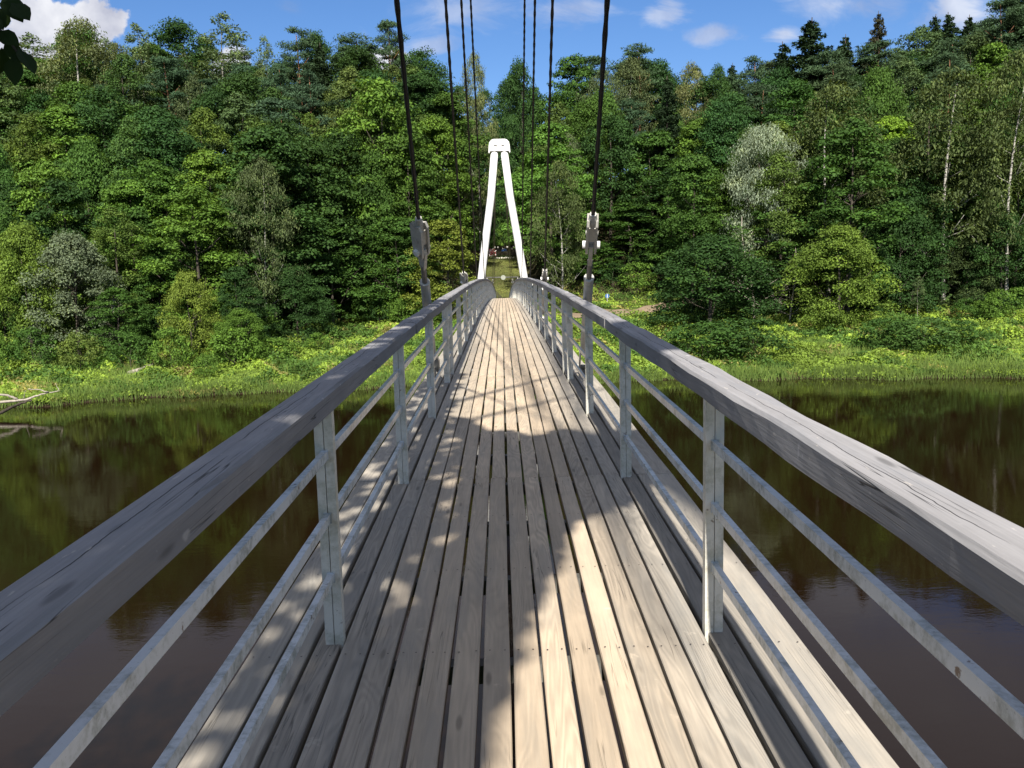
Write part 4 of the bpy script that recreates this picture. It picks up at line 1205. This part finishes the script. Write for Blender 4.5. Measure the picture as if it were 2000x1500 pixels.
# ------------------------------------------------------------------ the tree on the near bank that shades the deck
near = thing('shade_tree', 'overhanging tree on the near bank, dark leaves in the upper left corner', 'tree', (0, 0, 0))
tb = np.array([-5.5, -9.0, float(terrain(-5.5, -9.0)) - .5])
mb = MB(); mb.tube([tb, tb + [.2, .3, 4], tb + [.9, 1.2, 9], tb + [1.6, 2.0, 14]], [.42, .34, .26, .12], 12)
limb_pts = [tb + [.9, 1.2, 9]]
mb.build('trunk', M_BARK, near, smooth=True)
mb = MB()
top = tb + [.9, 1.2, 9]
for e in ([-3.2, 1.5, EYE + 8.0], [-1.5, .5, EYE + 7.2], [.8, -.5, EYE + 7.5], [-2.2, 3.5, EYE + 6.6], [.9, 2.2, EYE + 7.2], [-3.0, 2.9, EYE + 3.6]):
    e = np.array(e); mid = (top + e) / 2 + [0, 0, .8]
    mb.tube([top, mid, e], [.12, .07, .02], 7)
mb.build('limb', M_BARK, near, smooth=True)
RR = np.random.default_rng(5)
def shade_density(px, py, x, y):
    """how much of the deck the crown covers, read from the photo's shadow pattern"""
    blot = .5 + .28 * math.sin(x * 15.1 + 2.2 * math.sin(y * 6.3)) * math.sin(y * 7.7 + 1.5 * math.sin(x * 8.1)) + .22 * math.sin(x * 27 + 3 * math.sin(y * 9)) * math.sin(y * 15 + x * 11)
    yb = 846 + 6 * math.sin(px * .05)
    if px < 870: yb = 742 + (870 - px) * -.1 + 0
    elif px < 960: yb = 800 + (px - 870) * .5
    if py < yb: return 0.0
    # right lit area
    edge = np.interp(py, [960, 985, 1015, 1050, 1100, 1180, 1300, 1400, 1500, 1700], [1500, 1200, 1115, 1098, 1085, 1040, 985, 955, 932, 890])
    if py > 975 and px > edge: 
        return 0.0
    if py > 945 and px > 1230: return 0.0
    if x < -.62 and py > 760: return 1.3 if blot > .52 else .0
    if px < 900 and py < 1220: return 1.6 if blot > .475 else .0
    return 3.0
pts = []
while len(pts) < 9000:
    x = RR.uniform(-1.9, 1.4); y = RR.uniform(1.0, 12.5)
    g_ = at_deck(x, y, 0)
    px, py = to_px(g_)
    if RR.uniform(0, 3) > shade_density(px, py, x, y): continue
    t_ = RR.uniform(7.2, 10.5)
    c0 = g_ + TOSUN * t_
    if (c0[2] - EYE) / max(c0[1], .1) < .42: continue
    pts.append(c0 + RR.normal(size=3) * .015)
# the handrail on the left lies in the same leaf shade
cnt = 0
while cnt < 700:
    y = RR.uniform(1.0, 11.0)
    if math.sin(y * 5.1) + .9 * math.sin(y * 13.7) > (1.1 if y < 4.2 else -.1): continue
    t_ = RR.uniform(7.2, 9.5)
    c0 = at_deck(-.83 + RR.uniform(-.13, .13), y, 1.16) + TOSUN * t_
    if (c0[2] - EYE) / max(c0[1], .1) < .42: cnt += 1; continue
    pts.append(c0); cnt += 1
# and leaves up-sun of the water reach nobody sees: a fuller crown round the branches
for k in range(2200):
    d_ = unit(RR.normal(size=3)); pts.append(np.array([-8.2, -6.0, EYE + 8.0]) + d_ * RR.uniform(.6, 1.0) * np.array([3.2, 3.0, 2.6]))
P = np.array(pts); n = len(P)
N = unit(TOSUN * .9 + RR.normal(size=(n, 3)) * .45)
me = crown_mesh('crown', [leaves(P, N, .085 * RR.uniform(.75, 1.2, n), .7, .5 + RR.normal(size=n) * .15, RR)], M_LEAF)
link('crown', me, None, near, color=(.06, .11, .025))

# twig with the big dark leaves that hangs into the corner of the view
tw = [np.array(at(-220, -160, 3.4)), np.array(at(-60, -10, 3.3)), np.array(at(10, 70, 3.2)), np.array(at(40, 110, 3.2))]
mb = MB(); mb.tube([np.array([-3.0, 2.9, EYE + 3.6])] + tw, [.02, .012, .007, .005, .003], 6)
mb.tube([tw[1], at(-10, 0, 3.25), at(20, 20, 3.2)], [.006, .004, .003], 5)
twig = mb.build('twig', M_BARK, near)
def leaf_mesh():
    mb = MB(); out = [(0, 0), (.10, .16), (.30, .36), (.33, .62), (.2, .86), (0, 1.08), (-.2, .86), (-.33, .62), (-.30, .36), (-.10, .16)]
    V = [(x, y, .10 * abs(x) - .10 * y * y) for x, y in out]; c = [(0, .16, -.005), (0, .4, -.02), (0, .62, -.04), (0, .86, -.075)]
    mb.add(V + c, [(0, 1, 10), (1, 2, 11, 10), (2, 3, 12, 11), (3, 4, 13, 12), (4, 5, 13), (5, 6, 13), (6, 7, 12, 13), (7, 8, 11, 12), (8, 9, 10, 11), (9, 0, 10)])
    return mb.mesh('leaf')
lm = leaf_mesh(); lm.materials.append(M_LEAF)
av = lm.attributes.new('tint', 'FLOAT', 'POINT'); av.data.foreach_set('value', [.3] * len(lm.vertices))
for (px, py, ang, ln, tl) in [(5, -15, -55, 58, .3), (22, 5, -40, 52, .5), (-14, 5, -75, 44, .2), (-20, 20, -70, 62, .6), (8, 18, -100, 30, .4), (-8, 60, -30, 46, .3), (8, 76, -55, 44, .5), (-18, 84, -80, 48, .4),
                              (26, 106, -92, 50, .2), (34, 92, -52, 54, 1.1), (4, 92, -110, 46, .6), (-14, 50, -100, 40, .3), (-30, 100, -85, 60, .5)]:
    p = at(px, py, 3.2 + RR.uniform(-.06, .06))
    L = ln / FPX * 3.3
    a = math.radians(ang)
    yv = RT * math.cos(a) + UP * math.sin(a) - fwd * .25 * RR.normal(); yv = unit(yv)
    nv = unit(-fwd * math.cos(tl) + np.cross(yv, fwd) * math.sin(tl)); nv = unit(nv - yv * (nv @ yv)); xv = np.cross(yv, nv)
    o = link('leaf', lm, None, twig, color=(.022, .045, .012))
    o.matrix_world = Matrix(((xv[0] * L, yv[0] * L, nv[0] * L, p[0]), (xv[1] * L, yv[1] * L, nv[1] * L, p[1]), (xv[2] * L, yv[2] * L, nv[2] * L, p[2]), (0, 0, 0, 1)))

# ------------------------------------------------------------------ every label singles out one thing
by = {}
for o in COL.objects:
    if o.parent is None and o.get('category') and o.get('label'): by.setdefault(o['label'], []).append(o)
ORD = ['leftmost', 'second', 'third', 'fourth', 'fifth', 'sixth', 'seventh', 'eighth', 'ninth', 'tenth', 'eleventh', 'twelfth', 'thirteenth', 'fourteenth']
for lab, os_ in by.items():
    if len(os_) < 2: continue
    def xk(o):
        p = o.location if o.location.length > 0 else None
        if p is None:
            ch = [c for c in o.children if c.type == 'MESH'][0]
            v = ch.data.vertices[0].co; p = v
        return to_px((p[0], p[1], EYE))[0]
    os_.sort(key=xk)
    for i, o in enumerate(os_):
        o['label'] = lab + (', leftmost' if i == 0 else ', rightmost' if i == len(os_) - 1 else ', %s from left' % ORD[i])
